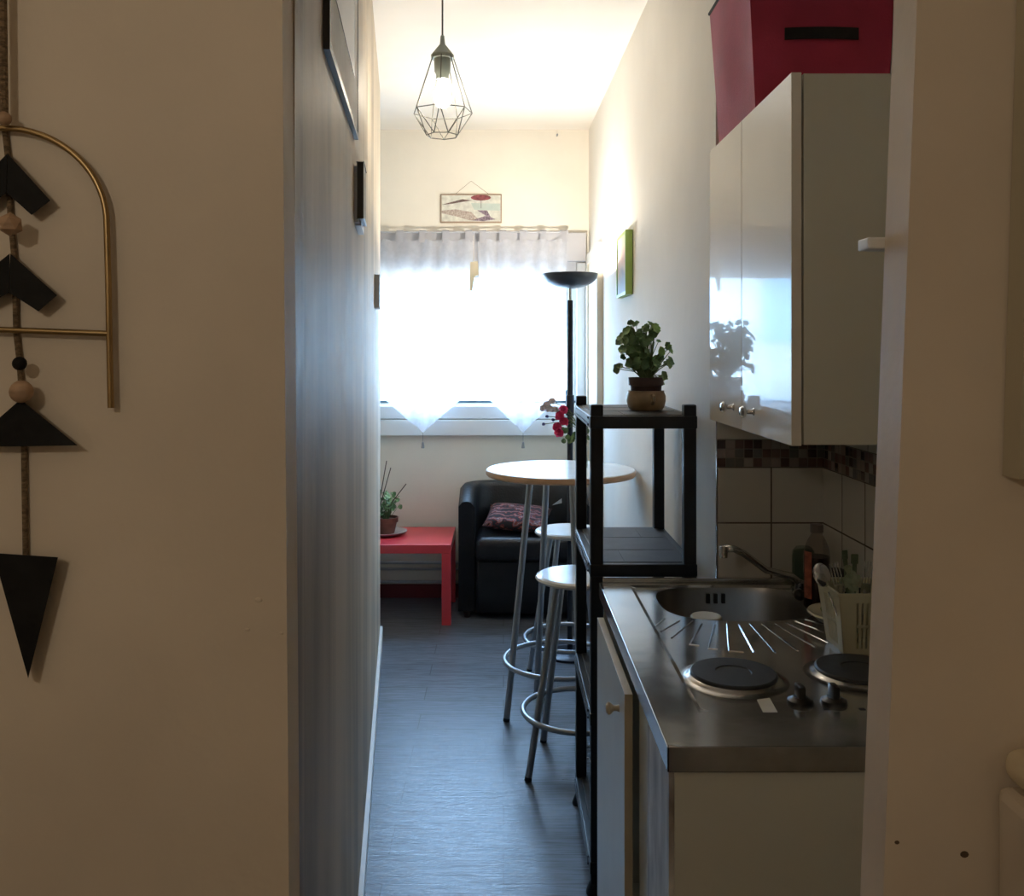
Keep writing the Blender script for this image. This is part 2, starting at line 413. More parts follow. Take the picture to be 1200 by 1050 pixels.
SM = math.radians(40)
def struct(name, bm, m, parent=None, smooth=False):
    o = obj(name, bm, m, parent, smooth)
    if parent is None: o['kind'] = 'structure'
    return o
def tag(o, label, cat, group=None):
    o['label'] = label; o['category'] = cat
    if group: o['group'] = group
    return o
def thing(name, label, cat, loc, group=None):
    o = bpy.data.objects.new(name, None); C.objects.link(o); o.location = loc; o.empty_display_size = .1
    return tag(o, label, cat, group)
def dup(root, loc, label, rz=0):
    r = root.copy(); C.objects.link(r); r.location = loc; r.rotation_euler = (0, 0, rz); r['label'] = label
    for ch in list(root.children):
        c = ch.copy(); C.objects.link(c); c.parent = r
        for g in list(ch.children):
            d = g.copy(); C.objects.link(d); d.parent = c
    return r

# ------------------------------------------------------------------ the room
ZC = 2.94
YP0, YP1 = .95, 1.008      # partition with the doorway
YN = 2.54                  # far end of the kitchen niche
YF = 5.72                  # window wall
def LX(d): return -.120-.111*d

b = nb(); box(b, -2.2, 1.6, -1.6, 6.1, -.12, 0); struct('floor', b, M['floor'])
b = nb(); box(b, -2.2, 1.6, -1.6, 6.1, ZC, ZC+.12); struct('ceiling', b, M['ceiling'])

# partition left and right of the doorway
def lean_l(x, y, z): return (x-.0076*(z-1.44) if x > -.5 else x, y)
xl = -.2275
b = nb(); prism(b, [(-2.2, YP0), (xl, YP0), (xl-.002, YP1), (-2.2, YP1)], 0, ZC, lean_l)
wl = struct('wall_entry_left', b, M['plaster_entry'])
for (px_, py2, r_) in ((303, 703, .0035), (290, 738, .0025), (330, 742, .002)):
    m_ = nb(); c_ = P(px_, py2, YP0); lathe(m_, [(0, -.0012), (r_*.6, -.0009), (r_, .0008), (0, .001)], 0, 0, 9)
    for v in m_.verts: v.co = Vector((v.co.x*1.4, v.co.z, v.co.y))+c_
    obj('filler_blob', m_, M['plaster_entry'], wl)
def lean_r(x, y, z): return (x+.0378*(z-1.44) if x < .9 else x, y)
b = nb(); prism(b, [(.4143, YP0), (1.6, YP0), (1.6, YP1), (.4143, YP1)], 0, ZC, lean_r)
o = struct('wall_entry_right', b, [M['plaster_entry'], M['jamb_paint']])
for f in o.data.polygons:
    if f.normal.x < -.9: f.material_index = 1
for (px_, py2, r_) in ((1130, 1001, .0035), (1051, 987, .002)):
    m_ = nb(); c_ = P(px_, py2, YP0); lathe(m_, [(0, -.0004), (r_, -.0003), (r_, .001), (0, .001)], 0, 0, 9)
    for v in m_.verts: v.co = Vector((v.co.x*1.3, -v.co.z*.4, v.co.y))+c_-Vector((0, .0003, 0))
    obj('scuff_mark', m_, M['scuff'], o)
b = nb(); box(b, -.27, .46, YP0, YP1, 2.2, ZC); struct('wall_over_doorway', b, M['plaster_entry'])
# walls of the entry room behind the camera
b = nb(); box(b, -1.5, -1.38, -1.5, YP0, 0, ZC); struct('wall_entry_side', b, M['plaster_entry'])
b = nb(); box(b, 1.3, 1.42, -1.5, YP0, 0, ZC); struct('wall_entry_side_right', b, M['plaster_entry'])
b = nb(); box(b, -1.38, 1.3, -1.5, -1.38, 0, ZC); struct('wall_entry_back', b, M['plaster_entry'])

# left corridor wall
y1, y2 = YP1, 4.87
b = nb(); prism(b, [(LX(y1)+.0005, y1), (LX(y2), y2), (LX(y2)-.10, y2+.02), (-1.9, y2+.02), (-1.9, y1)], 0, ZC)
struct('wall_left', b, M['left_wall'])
b = nb(); box(b, -2.05, -1.9, 4.89, 6.0, 0, ZC); struct('wall_alcove', b, M['plaster'])
# right walls
b = nb(); prism(b, [(.593, YN), (1.15, YN), (1.15, YF), (.537, YF)], 0, ZC); struct('wall_right', b, M['plaster'])
b = nb(); box(b, .897, 1.15, YP1, YN, 0, ZC); struct('wall_kitchen', b, M['plaster'])
# window wall with its opening
WX0, WX1, WZ0, WZ1 = -.92, .46, 1.21, 2.27
b = nb()
box(b, -1.95, WX0, YF, YF+.28, 0, ZC); box(b, WX1, 1.15, YF, YF+.28, 0, ZC)
box(b, WX0, WX1, YF, YF+.28, 0, WZ0); box(b, WX0, WX1, YF, YF+.28, WZ1, ZC)
struct('wall_window', b, M['plaster'])

# window
w = bpy.data.objects.new('window_1', None); C.objects.link(w); w.location = (-.23, YF, WZ0); w['kind'] = 'structure'
b = nb(); fw = .055; y0, yy1 = YF+.06, YF+.12
box(b, WX0, WX0+fw, y0, yy1, WZ0, WZ1); box(b, WX1-fw, WX1, y0, yy1, WZ0, WZ1)
box(b, WX0+fw, WX1-fw, y0, yy1, WZ0, WZ0+.012); box(b, WX0+fw, WX1-fw, y0, yy1, WZ1-.05, WZ1)
obj('window_frame', b, M['window_pvc'], w)
b = nb()
box(b, WX0, WX1, y0-.004, y0, WZ0+.010, WZ0+.024); box(b, WX1-fw-.012, WX1-fw, y0-.004, y0, WZ0, WZ1)
obj('gasket', b, M['dark_gasket'], w)
b = nb(); box(b, WX0+fw, WX1-fw, YF+.088, YF+.094, WZ0+.02, WZ1-.06); obj('pane', b, M['glass'], w)
b = nb(); box(b, WX0-.06, .515, YF-.075, YF-.002, 2.105, 2.285, .006); box(b, WX0, .455, YF-.05, YF+.02, 2.005, 2.105)
obj('shutter_box', b, M['shutter'], w)
b = nb(); box(b, WX0-.05, .49, YF-.030, YF-.002, 1.125, 1.205, .004); box(b, WX0-.05, .50, YF-.040, YF-.002, 1.02, 1.118, .004)
obj('window_sill', b, M['window_pvc'], w)
b = nb(); box(b, WX1, .515, YF-.022, YF-.002, 1.21, 2.10, .003); obj('casing', b, M['window_pvc'], w)

# trim
b = nb()
n = Vector((LX(y2)-LX(y1), y2-y1, 0)).normalized(); pr = Vector((n.y, -n.x, 0))
a = Vector((LX(y1), y1, 0)); e = Vector((LX(y2), y2, 0))
prism(b, [tuple((a)[:2]), tuple((e)[:2]), tuple((e+pr*.014)[:2]), tuple((a+pr*.014)[:2])], 0, .075)
struct('baseboard_left', b, M['white_paint'])
b = nb(); box(b, -1.9, .53, YF-.012, YF, 0, .085); struct('baseboard_window', b, M['dark_red'])
b = nb()
for z, r in ((.225, .010), (.185, .008), (.105, .009)): tube(b, [(-1.88, YF-.028, z), (.52, YF-.028, z)], r, 8)
for x in (-1.2, -.32): 
    box(b, x, x+.012, YF-.03, YF-.001, .09, .24)
struct('trim_1', b, M['pipe'], smooth=SM)
# door in the right wall close to the window, seen edge-on
dr = bpy.data.objects.new('door_1', None); C.objects.link(dr); dr.location = (.52, 5.42, 0); dr['kind'] = 'structure'
b = nb(); box(b, .515, .56, 5.02, 5.09, .0, 2.09); box(b, .515, .56, 5.62, 5.69, .0, 2.09); box(b, .515, .56, 5.02, 5.69, 2.09, 2.15, .003)
obj('door_frame', b, M['cream_paint'], dr)
b = nb(); box(b, .528, .565, 5.09, 5.62, .01, 2.09); obj('door_panel', b, M['cream_paint'], dr)
# small white painted block on the jamb beside the wall cabinet
b = nb(); box(b, .404, .44, YP1, YP1+.03, 1.655, 1.668, .002); struct('trim_2', b, M['white_paint'])

# tiles of the kitchen niche
T1 = [(.66, .63, .57), (.70, .67, .61)]
tw = .1515; zt = .903
g1 = tile_mat('cream_tiles_end', 0, .897-2*tw*1.0, 1.0655-.155, tw, .155, T1, (.12, .10, .08), .0045)
g2 = tile_mat('cream_tiles_side', 1, YN-.1515*10, 1.0655-.155, tw, .155, T1, (.12, .10, .08), .0045)
MC = [(.09, .045, .04), (.30, .24, .22), (.15, .09, .08), (.34, .31, .28), (.06, .04, .04), (.20, .13, .12), (.15, .145, .14), (.24, .19, .17)]
g3 = tile_mat('mosaic_end', 0, .897, 1.221, .0253, .0253, MC, (.24, .21, .19), .002, True)
g4 = tile_mat('mosaic_side', 1, YN, 1.221, .0253, .0253, MC, (.24, .21, .19), .002, True)
def panel(mat_end, mat_side, z0, z1, t):
    b = nb(); box(b, .593, .897-t, YN-t, YN, z0, z1); obj('backsplash_end', b, mat_end, bs)
    b = nb(); box(b, .897-t, .897, YP1, YN, z0, z1); obj('backsplash_side', b, mat_side, bs)
bs = bpy.data.objects.new('trim_3', None); C.objects.link(bs); bs.location = (.8, YN, .9); bs['kind'] = 'structure'
panel(g1, g2, .80, 1.221, .008); panel(g3, g4, 1.221, 1.2969, .009)
panel(tile_mat('cream_top_end', 0, .593, 1.297, .32, .155, T1, (.2, .17, .13)), tile_mat('cream_top_side', 1, YN, 1.297, .32, .155, T1, (.2, .17, .13)), 1.297, 1.40, .008)

# ------------------------------------------------------------------ outside
bd = thing('apartment_building', 'pale building across the street seen through the gap between the curtains', 'building', (0, 17, -4))
b = nb(); box(b, -7, 6, 16, 20, -4, 3.6); obj('facade', b, M['facade'], bd)
for i in range(7):
    for z in (-.6, 1.7):
        x = -6+i*1.75
        b = nb(); box(b, x, x+.8, 15.94, 15.995, z, z+1.3); obj('window', b, M['facade_glass'], bd)

# ------------------------------------------------------------------ left foreground: hanging ornament
K = YP0/F
def Q(px, py, off): k = (YP0-off)/F; return Vector(((px-PX)*k, YP0-off, H-(py-PY)*k))
def flat_poly(bm, pts, off, th):
    """a board with outline pts (pixels on the wall) standing off the wall"""
    k = (YP0-off)/YP0
    fr = [bm.verts.new(Q(x, y, off)) for x, y in pts]; bk = [bm.verts.new(Q(x, y, off-th)) for x, y in pts]
    bm.faces.new(fr); bm.faces.new(bk[::-1]); n = len(pts)
    for i in range(n): bm.faces.new((fr[i], bk[i], bk[(i+1) % n], fr[(i+1) % n]))
    return bm
hg = thing('wall_hanging', 'hanging of brass arch, black wooden shapes and beads on jute twine, on the entry wall', 'wall hanging', Q(15, 790, .012))
b = nb()
tube(b, [Q(x, y, .016) for x, y in ((3, -20), (4, 60), (5, 137))], .0042, 8)
tube(b, [Q(x, y, .0035) for x, y in ((5, 148), (9, 182), (12, 250), (17, 305), (19, 390), (23, 425), (26, 470), (28, 520), (30, 650))], .0030, 8)
obj('twine', b, M['twine'], hg, SM)
b = nb()
cx = 3
arch = []
for k in range(25):
    a = PI/2-(PI/2)*k/24
    arch.append((cx+122*math.cos(a), 262-112*math.sin(a)))
pts = [(2*cx-x, y-(x-cx)*.08) for x, y in arch[::-1]][:-1]+arch
left = [(-123, 470)]; right = [(127, 330), (128, 390), (130, 478)]
tube(b, [Q(x, y, .010) for x, y in left+pts+right], .0033, 10)
tube(b, [Q(-122, 382, .010), Q(128, 391, .010)], .0032, 10)
obj('brass_arch', b, M['brass'], hg, SM)
def mir(cx0, s, pts): return pts
def chevron(apx, apy, ex, ey, wx, wy):
    # right arm and its mirror
    b = nb()
    flat_poly(b, [(apx, apy), (ex+wx*0+0, ey), (ex-wx, ey+wy), (apx-1, apy+46)], .016, .010)
    flat_poly(b, [(apx-.6, apy), (apx-1.6, apy+46), (2*apx-ex+wx-2, ey+wy-4), (2*apx-ex-2, ey-4)], .016, .010)
    obj('black_chevron', b, M['black_wood'], hg)
chevron(9, 180, 59, 235, 22, 17)
chevron(12, 297, 67, 346, 22, 19)
b = nb(); flat_poly(b, [(-40, 524), (24, 468), (91, 522)], .018, .010); obj('black_triangle', b, M['black_wood'], hg)
b = nb(); flat_poly(b, [(-8, 648), (68, 653), (33, 795)], .018, .010); obj('black_spearhead', b, M['black_wood'], hg)
for (x, y, r, mm, nme) in ((5, 139, 8, 'raw_wood', 'wooden_bead'), (12, 263, 14, 'raw_wood', 'wooden_bead'), (23, 426, 8, 'black_wood', 'black_bead'), (25, 459, 13, 'raw_wood', 'wooden_bead')):
    b = nb(); 
    if y == 263:
        bmesh.ops.create_icosphere(b, subdivisions=1, radius=r*K)
        bmesh.ops.translate(b, verts=b.verts, vec=Q(x, y, .027))
        obj(nme, b, M[mm], hg)
    else:
        sphere(b, Q(x, y, .020), r*K, 20); obj(nme, b, M[mm], hg, True)

# right foreground: flat panel high on the wall and the boxy unit below
pn = thing('wall_cabinet', 'olive cream flat cabinet door hung high on the entry wall at the right edge', 'cabinet', (.64, .93, 1.41))
b = nb(); prism(b, [(.520, .918), (.86, .918), (.86, .948), (.520, .948)], 1.412, 2.25, lambda x, y, z: (x+.030*(z-1.412), y)); obj('door_panel', b, M['panel_paint'], pn)
b = nb(); box(b, .554, .562, .905, .918, 1.675, 1.71, .002); obj('door_handle', b, M['knob_black'], pn)
un = thing('appliance', 'white boxy unit with rounded cream top, standing low against the entry wall', 'appliance', (.78, .65, 0))
b = nb(); box(b, .508, 1.1, .38, .942, .0, 1.095, .012); obj('body', b, M['appliance'], un)
b = nb(); box(b, .513, 1.1, .38, .942, 1.100, 1.135, .016, 4); obj('lid', b, M['lid_cream'], un, SM)

# ------------------------------------------------------------------ pictures on the left wall
def onwall(d, off, z): 
    return Vector((LX(d), d, 0))+pr*off+Vector((0, 0, z))
def wallbox(bm, d0, d1, o0, o1, z0, z1, dz=0, bev=0):
    c = (onwall(d0, (o0+o1)/2, (z0+z1)/2)+onwall(d1, (o0+o1)/2, (z0+z1)/2))/2
    ln = (onwall(d1, 0, 0)-onwall(d0, 0, 0)).length
    obox(bm, c, n, pr, Vector((0, 0, 1)), ln, abs(o1-o0), z1-z0, bev)
pf = thing('picture_frame', 'large dark picture frame with wide pale mat high on the left corridor wall', 'picture', onwall(1.8, 0, 2.0))
fd0, fd1, fz0, fz1 = 1.365, 2.25, 2.030, 2.66
def tilt(bm):
    for v in bm.verts: v.co.z += .080*(v.co.y-1.8)
    return bm
b = nb()
for (a0, a1, c0, c1) in ((fd0, fd1, fz0, fz0+.014), (fd0, fd1, fz1-.014, fz1), (fd0, fd0+.014, fz0+.014, fz1-.014), (fd1-.014, fd1, fz0+.014, fz1-.014)): wallbox(b, a0, a1, .001, .011, c0, c1)
obj('frame', tilt(b), M['frame_dark'], pf)
b = nb(); wallbox(b, fd0+.014, fd1-.014, .001, .009, fz0+.014, fz1-.014); obj('mat_board', tilt(b), M['mat_board'], pf)
b = nb(); wallbox(b, 1.50, 2.08, .009, .0105, 2.148, 2.53); obj('picture_print', tilt(b), M['grey_panel'], pf)
p2 = thing('wall_clock_box', 'small black box frame with a silver rim on the left corridor wall', 'picture', onwall(2.3, 0, 1.87))
p2.name = 'box_frame'
b = nb(); wallbox(b, 2.24, 2.38, .008, .024, 1.870, 2.010, bev=.002); obj('front', b, M['frame_dark'], p2)
b = nb(); wallbox(b, 2.245, 2.375, .001, .012, 1.862, 2.0); wallbox(b, 2.28, 2.46, .001, .016, 1.858, 1.99); obj('rim', b, M['silver'], p2)
b = nb(); wallbox(b, 3.85, 4.0, .001, .022, 1.73, 1.87, bev=.002); tag(obj('small_plaque', b, M['grey_frame']), 'small grey plaque at the far end of the left corridor wall', 'plaque')

# green frame on the right wall
gp = thing('painting', 'small painting in lime green frame on the right wall above the plant', 'painting', (.575, 3.95, 1.78))
def RX(y): return .593-(y-YN)*(.593-.537)/(YF-YN)
gy0, gy1 = 3.98, 4.30
gx = RX(4.1)
b = nb(); zz0, zz1 = 1.795, 2.078
for (a0, a1, c0, c1) in ((gy0, gy1, zz0, zz0+.014), (gy0, gy1, zz1-.014, zz1), (gy0, gy0+.014, zz0+.014, zz1-.014), (gy1-.014, gy1, zz0+.014, zz1-.014)): box(b, gx-.032, gx-.001, a0, a1, c0, c1)
obj('frame', b, M['frame_green'], gp)
b = nb(); box(b, gx-.028, gx-.006, gy0+.014, gy1-.014, zz0+.014, zz1-.014); obj('canvas', b, M['painting'], gp)

# beach sign on the window wall
sgx0, sgx1, sgz0, sgz1 = P(516, 0, 5.7).x, P(588, 0, 5.7).x, P(0, 261, 5.7).z, P(0, 227, 5.7).z
sg = thing('beach_sign', 'small wooden plaque painted with a beach scene hanging by a string above the window', 'sign', ((sgx0+sgx1)/2, YF-.012, sgz0))
M['sign_pale'] = mat('sign_pale', (.62, .62, .56), .7, var=.12, scale=30)
M['sign_edge'] = mat('sign_edge', (.34, .25, .18), .7)
M['sign_sea'] = mat('sign_sea', (.50, .58, .54), .7, var=.1)
M['sign_red'] = mat('sign_red', (.24, .06, .07), .8, var=.3, scale=50)
M['sign_brown'] = mat('sign_brown', (.16, .11, .10), .8, var=.3, scale=60)
M['sign_sand'] = mat('sign_sand', (.52, .46, .40), .8, scale=90, col2=(.25, .19, .18))
M['sign_mauve'] = mat('sign_mauve', (.26, .20, .25), .8, var=.4, scale=80)
SY = YF-.013
b = nb(); box(b, sgx0, sgx1, SY, YF-.001, sgz0, sgz1, .003); obj('board', b, M['sign_edge'], sg)
def sxy(u, v): return sgx0+(sgx1-sgx0)*u, sgz0+(sgz1-sgz0)*v
def spoly(nme, pts, m, off):
    b = nb(); vs = []; vb = []
    for u, v in pts:
        x, z = sxy(u, v); vs.append(b.verts.new((x, SY-off, z))); vb.append(b.verts.new((x, SY, z)))
    b.faces.new(vs)
    for i in range(len(vs)): b.faces.new((vs[i], vb[i], vb[(i+1) % len(vs)], vs[(i+1) % len(vs)]))
    obj(nme, b, m, sg)
spoly('painted_ground', [(.02, .05), (.98, .05), (.98, .95), (.02, .95)], M['sign_pale'], .0006)
spoly('painted_sea', [(.55, .45), (.97, .42), (.97, .66), (.5, .68)], M['sign_sea'], .0010)
spoly('painted_sand', [(.02, .42), (.25, .47), (.5, .38), (.62, .12), (.5, .08), (.3, .2), (.03, .33), (.02, .35)], M['sign_sand'], .0010)
spoly('painted_ridge', [(.02, .62), (.18, .72), (.36, .82), (.52, .77), (.38, .73), (.2, .66)], M['sign_brown'], .0012)
spoly('painted_parasol', [(.66+.165*math.cos(a*PI/8), .87+.10*math.sin(a*PI/8)) for a in range(16)], M['sign_red'], .0014)
spoly('painted_pole', [(.66, .5), (.668, .5), (.668, .8), (.66, .8)], M['sign_brown'], .0014)
spoly('painted_rocks', [(.6, .43), (.76, .43), (.82, .2), (.9, .12), (.7, .06), (.52, .08), (.62, .16), (.74, .25)], M['sign_mauve'], .0016)
b = nb(); tube(b, [(*[sxy(.25, 1)[0]], SY-.003, sgz1), (P(552, 0, 5.7).x, SY-.003, P(0, 212, 5.7).z), (sxy(.78, 1)[0], SY-.003, sgz1)], .0012, 6); obj('string', b, M['twine'], sg)

# ------------------------------------------------------------------ curtains
YC = 5.60
rodz = P(0, 272, YC).z
rd = thing('curtain_rod', 'thin white rod across the window carrying the two sheer curtains', 'curtain rod', (-.2, YC, rodz))
b = nb(); tube(b, [(-.98, YC, rodz), (P(662, 0, YC).x, YC, rodz)], .006, 10); obj('rod', b, M['shutter'], rd, SM)
b = nb(); sphere(b, (P(664, 0, YC).x, YC, rodz), .012, 12); obj('finial', b, M['shutter'], rd, True)
def curtain(x0, x1, lab, ph):
    top = rodz-.045; cxm = (x0+x1)/2; side = P(0, 455, YC).z; tip = P(0, 507, YC).z
    t = thing('sheer_curtain', lab, 'curtain', (cxm, YC, tip), 'sheer white curtains with a pointed hem')
    b = nb(); nx, nz = 72, 34; g = []
    for j in range(nz+1):
        row = []; v = j/nz
        for i in range(nx+1):
            u = i/nx; x = x0+(x1-x0)*u
            k = 1-abs(2*u-1)
            bot = side+(tip-side)*k
            tp = top-.012*(1-abs(math.sin(u*PI*5)))
            z = tp+(bot-tp)*v
            y = YC-.004+.014*math.sin(u*2*PI*5+ph)*(1-.4*v)+.006*math.sin(u*41+v*2)
            x += (cxm-x)*.035*math.sin(v*PI)
            row.append(b.verts.new((x, y, z)))
        g.append(row)
    for j in range(nz):
        for i in range(nx): b.faces.new((g[j][i], g[j][i+1], g[j+1][i+1], g[j+1][i]))
    obj('fabric', b, M['sheer'], t, True)
    nt = 5
    for i in range(nt):
        x = x0+.03+(x1-x0-.06)*i/(nt-1)
        b = nb(); 
        pts = [(YC-.010, top-.02), (YC-.012, rodz+.004), (YC, rodz+.013), (YC+.012, rodz+.004), (YC+.010, top-.02)]
        for (ya, za), (yb, zb) in zip(pts[:-1], pts[1:]):
            vs = [b.verts.new((x-.021, ya, za)), b.verts.new((x+.021, ya, za)), b.verts.new((x+.021, yb, zb)), b.verts.new((x-.021, yb, zb))]; b.faces.new(vs)
        obj('tab', b, M['sheer_tab'], t)
    b = nb(); tube(b, [(cxm, YC, tip+.005), (cxm, YC, tip-.06)], .0015, 6); lathe(b, [(0, tip-.055), (.006, tip-.06), (.010, tip-.092), (.0085, tip-.096), (0, tip-.096)], cxm, YC, 10)
    obj('tassel', b, M['grey_frame'], t, SM)
curtain(P(436, 0, YC).x, P(555, 0, YC).x, 'sheer white curtain with pointed hem on the left half of the window', 0)
curtain(P(560, 0, YC).x, P(666, 0, YC).x, 'sheer white curtain with pointed hem on the right half of the window', 1.3)
b = nb()
pp = [(551, 307), (560, 306), (561, 322), (556, 324), (553.5, 341), (550, 341)]
fr = [b.verts.new(P(x, y, 5.57)) for x, y in pp]; bk = [b.verts.new(P(x, y, 5.57)+Vector((0, .012, 0))) for x, y in pp]
b.faces.new(fr); b.faces.new(bk[::-1])
for i in range(6): b.faces.new((fr[i], bk[i], bk[(i+1) % 6], fr[(i+1) % 6]))
tube(b, [P(555, 308, 5.576), P(555, 276, 5.586)], .001, 5)
tag(obj('curtain_ornament', b, M['lid_cream']), 'little cream ornament dangling between the two sheer curtains', 'ornament')

# ------------------------------------------------------------------ pendant lamp
PD = 3.30; pc = P(518.5, 0, PD).x
def pz(py): return P(0, py, PD).z
pl = thing('pendant_lamp', 'lit pendant lamp with faceted wire cage hanging over the corridor', 'pendant lamp', (pc, PD, pz(162)))
b = nb(); tube(b, [(pc, PD, ZC-.02), (pc, PD, pz(52))], .0032, 8); obj('cord', b, M['wire_grey'], pl)
b = nb(); lathe(b, [(0, ZC), (.05, ZC), (.05, ZC-.015), (.02, ZC-.03), (0, ZC-.03)], pc, PD, 24); obj('ceiling_rose', b, M['lampshade_grey'], pl, SM)
b = nb(); lathe(b, [(0, pz(41)), (.007, pz(42)), (.010, pz(52)), (.042, pz(65)), (.041, pz(69)), (.031, pz(69.5)), (.029, pz(84)), (.024, pz(87)), (.021, pz(93)), (0, pz(93))], pc, PD, 24)
obj('lamp_socket', b, M['lampshade_grey'], pl, SM)
b = nb(); nn = 7
def ring(r, z, off): return [Vector((pc+r*math.cos(2*PI*k/nn+off), PD+r*math.sin(2*PI*k/nn+off), z)) for k in range(nn)]
r0 = ring(.040, pz(67), .2); r1 = ring(.109, pz(131), .2); r2 = ring(.058, pz(159), .2+PI/nn)
for k in range(nn):
    k2 = (k+1) % nn
    for a_, b_ in ((r0[k], r1[k]), (r1[k], r1[k2]), (r1[k], r2[k]), (r1[k2], r2[k]), (r2[k], r2[k2]), (r0[k], r0[k2])):
        tube(b, [a_, b_], .0019, 6)
obj('wire_cage', b, M['wire_grey'], pl)
b = nb(); bz = pz(112); lathe(b, [(0, bz-.045), (.018, bz-.041), (.029, bz-.026), (.032, bz-.006), (.027, bz+.018), (.016, bz+.042), (.014, bz+.060), (0, bz+.060)], pc, PD, 20); obj('light_bulb', b, M['bulb'], pl, True)

# ------------------------------------------------------------------ torch floor lamp
TD = 4.62; tx = P(668, 0, TD).x
def tz(py): return P(0, py, TD).z
tl = thing('floor_lamp', 'black torch floor lamp with wide bowl beside the window', 'floor lamp', (tx, TD, 0))
b = nb(); lathe(b, [(0, 0), (.12, 0), (.12, .012), (.10, .022), (.02, .030), (0, .030)], tx, TD, 32); obj('base', b, M['black_metal'], tl, SM)
b = nb(); tube(b, [(tx, TD, .02), (tx, TD, tz(352))], .0145, 12); tube(b, [(tx, TD, tz(487)), (tx, TD, tz(463))], .021, 12); obj('pole', b, M['black_metal'], tl, SM)
b = nb(); tube(b, [(tx, TD, tz(354)), (tx, TD, tz(338))], .008, 10); obj('neck', b, M['steel'], tl, SM)
zr = tz(321); R = .142
b = nb(); pr_ = [(0, zr-.075)]
for k in range(1, 11): a_ = PI/2*k/10; pr_.append((R*math.sin(a_), zr-.075*math.cos(a_)))
pr_ += [(R-.004, zr+.001)]
for k in range(9, -1, -1): a_ = PI/2*k/10; pr_.append(((R-.005)*math.sin(a_) if k else 0, zr-.070*math.cos(a_)))
lathe(b, pr_, tx, TD, 40); obj('bowl', b, M['bowl_lamp'], tl, SM)
b = nb(); sphere(b, (tx, TD, zr-.022), .019, 12); obj('light_bulb', b, M['bulb_torch'], tl, True)

# ------------------------------------------------------------------ red side table with plant
rt = thing('side_table', 'square red lacquered side table by the left of the window wall', 'table', (-.57, 5.41, 0))
tx1 = -.297; tx0 = tx1-.55; ty0, ty1 = 5.13, 5.66
b = nb(); box(b, tx0, tx1, ty0, ty1, .405, .455, .002); obj('tabletop', b, M['red_lacquer'], rt)
for x in (tx0, tx1-.052):
    for y in (ty0, ty1-.052):
        b = nb(); box(b, x, x+.052, y, y+.052, 0, .405, .0015); obj('leg', b, M['red_lacquer'], rt)

def leaf(bm, c, nrm, r, lobes=5, cup=.25):
    c = Vector(c); nrm = Vector(nrm).normalized()
    u = nrm.orthogonal().normalized(); v = nrm.cross(u); ph = random.random()*6
    ctr = bm.verts.new(c-nrm*r*cup); rim = []
    for k in range(20):
        a_ = 2*PI*k/20; rr = r*(1+.10*math.cos(lobes*a_+ph)-.28*max(0, math.cos(a_))**12)
        rim.append(bm.verts.new(c+(u*math.cos(a_+ph)+v*math.sin(a_+ph))*rr+nrm*random.uniform(-.05, .05)*r))
    for k in range(20): bm.faces.new((ctr, rim[k], rim[(k+1) % 20]))

# leafy plant on the red table
pxx = P(452, 0, 5.42).x; py_ = 5.42
pt = thing('potted_plant', 'small leafy plant with thin sticks in terracotta pot on the red table', 'plant', (pxx, py_, .457))
b = nb(); lathe(b, [(0, .457), (.085, .457), (.125, .475), (.128, .479), (.122, .479), (.085, .463), (0, .463)], pxx, py_, 32); obj('saucer', b, M['saucer'], pt, SM)
b = nb(); lathe(b, [(0, .466), (.052, .466), (.066, .53), (.074, .532), (.076, .56), (.068, .56), (.064, .545), (0, .545)], pxx, py_, 28); obj('pot', b, M['terracotta'], pt, SM)
b = nb()
lf = nb()
for k in range(70):
    a_ = random.uniform(0, 2*PI); r = random.uniform(.01, .09); z = .57+random.uniform(0, .16)*(1-r*3)
    c = Vector((pxx+r*math.cos(a_), py_+r*math.sin(a_), z)); leaf(lf, c, (random.uniform(-1, 1), random.uniform(-1.2, .4), random.uniform(.1, 1)), random.uniform(.012, .020), 3)
    if k % 2 == 0: tube(b, [(pxx+.2*r*math.cos(a_), py_+.2*r*math.sin(a_), .545), c], .0014, 5)
leaf(lf, (P(469, 0, 5.4).x, 5.40, P(0, 594, 5.4).z), (0, -1, .4), .014, 3)
tube(b, [(pxx+.03, py_, .56), (P(469, 0, 5.4).x, 5.40, P(0, 590, 5.4).z)], .0012, 5)
obj('stems', b, M['stem'], pt); obj('foliage', lf, M['leaf'], pt)
for (sx, sy, ex, ey) in ((447, 575, 453, 540), (449, 580, 458, 548), (452, 598, 476, 567)):
    b = nb(); p0 = P(sx, sy, 5.42); tube(b, [p0+(p0-P(ex, ey, 5.42))*.6, P(ex, ey, 5.42)], .0028, 6); obj('stick', b, M['stick'], pt)

# ------------------------------------------------------------------ black tub armchair
ac = thing('armchair', 'black leather tub armchair with rounded arms against the window wall', 'armchair', (.12, 5.5, 0))
ax0, ax1, ay0, ay1 = -.262, .500, 5.20, 5.685
ay0 = 5.16
def ushape(t, inset):
    pts = []; r = .17
    x0_, x1_, yb = ax0+inset, ax1-inset, ay1-inset
    pts.append((x0_, ay0+.13)); pts.append((x0_, ay0+.2))
    rr = r-inset*.6
    for k in range(0, 7): a_ = PI-PI/2*k/6; pts.append((x0_+rr+rr*math.cos(a_), yb-rr+rr*math.sin(a_)))
    for k in range(0, 7): a_ = PI/2-PI/2*k/6; pts.append((x1_-rr+rr*math.cos(a_), yb-rr+rr*math.sin(a_)))
    pts.append((x1_, ay0+.2)); pts.append((x1_, ay0+.13))
    return pts
outer = ushape(0, 0); inner = ushape(0, .095)
b = nb(); secs = []
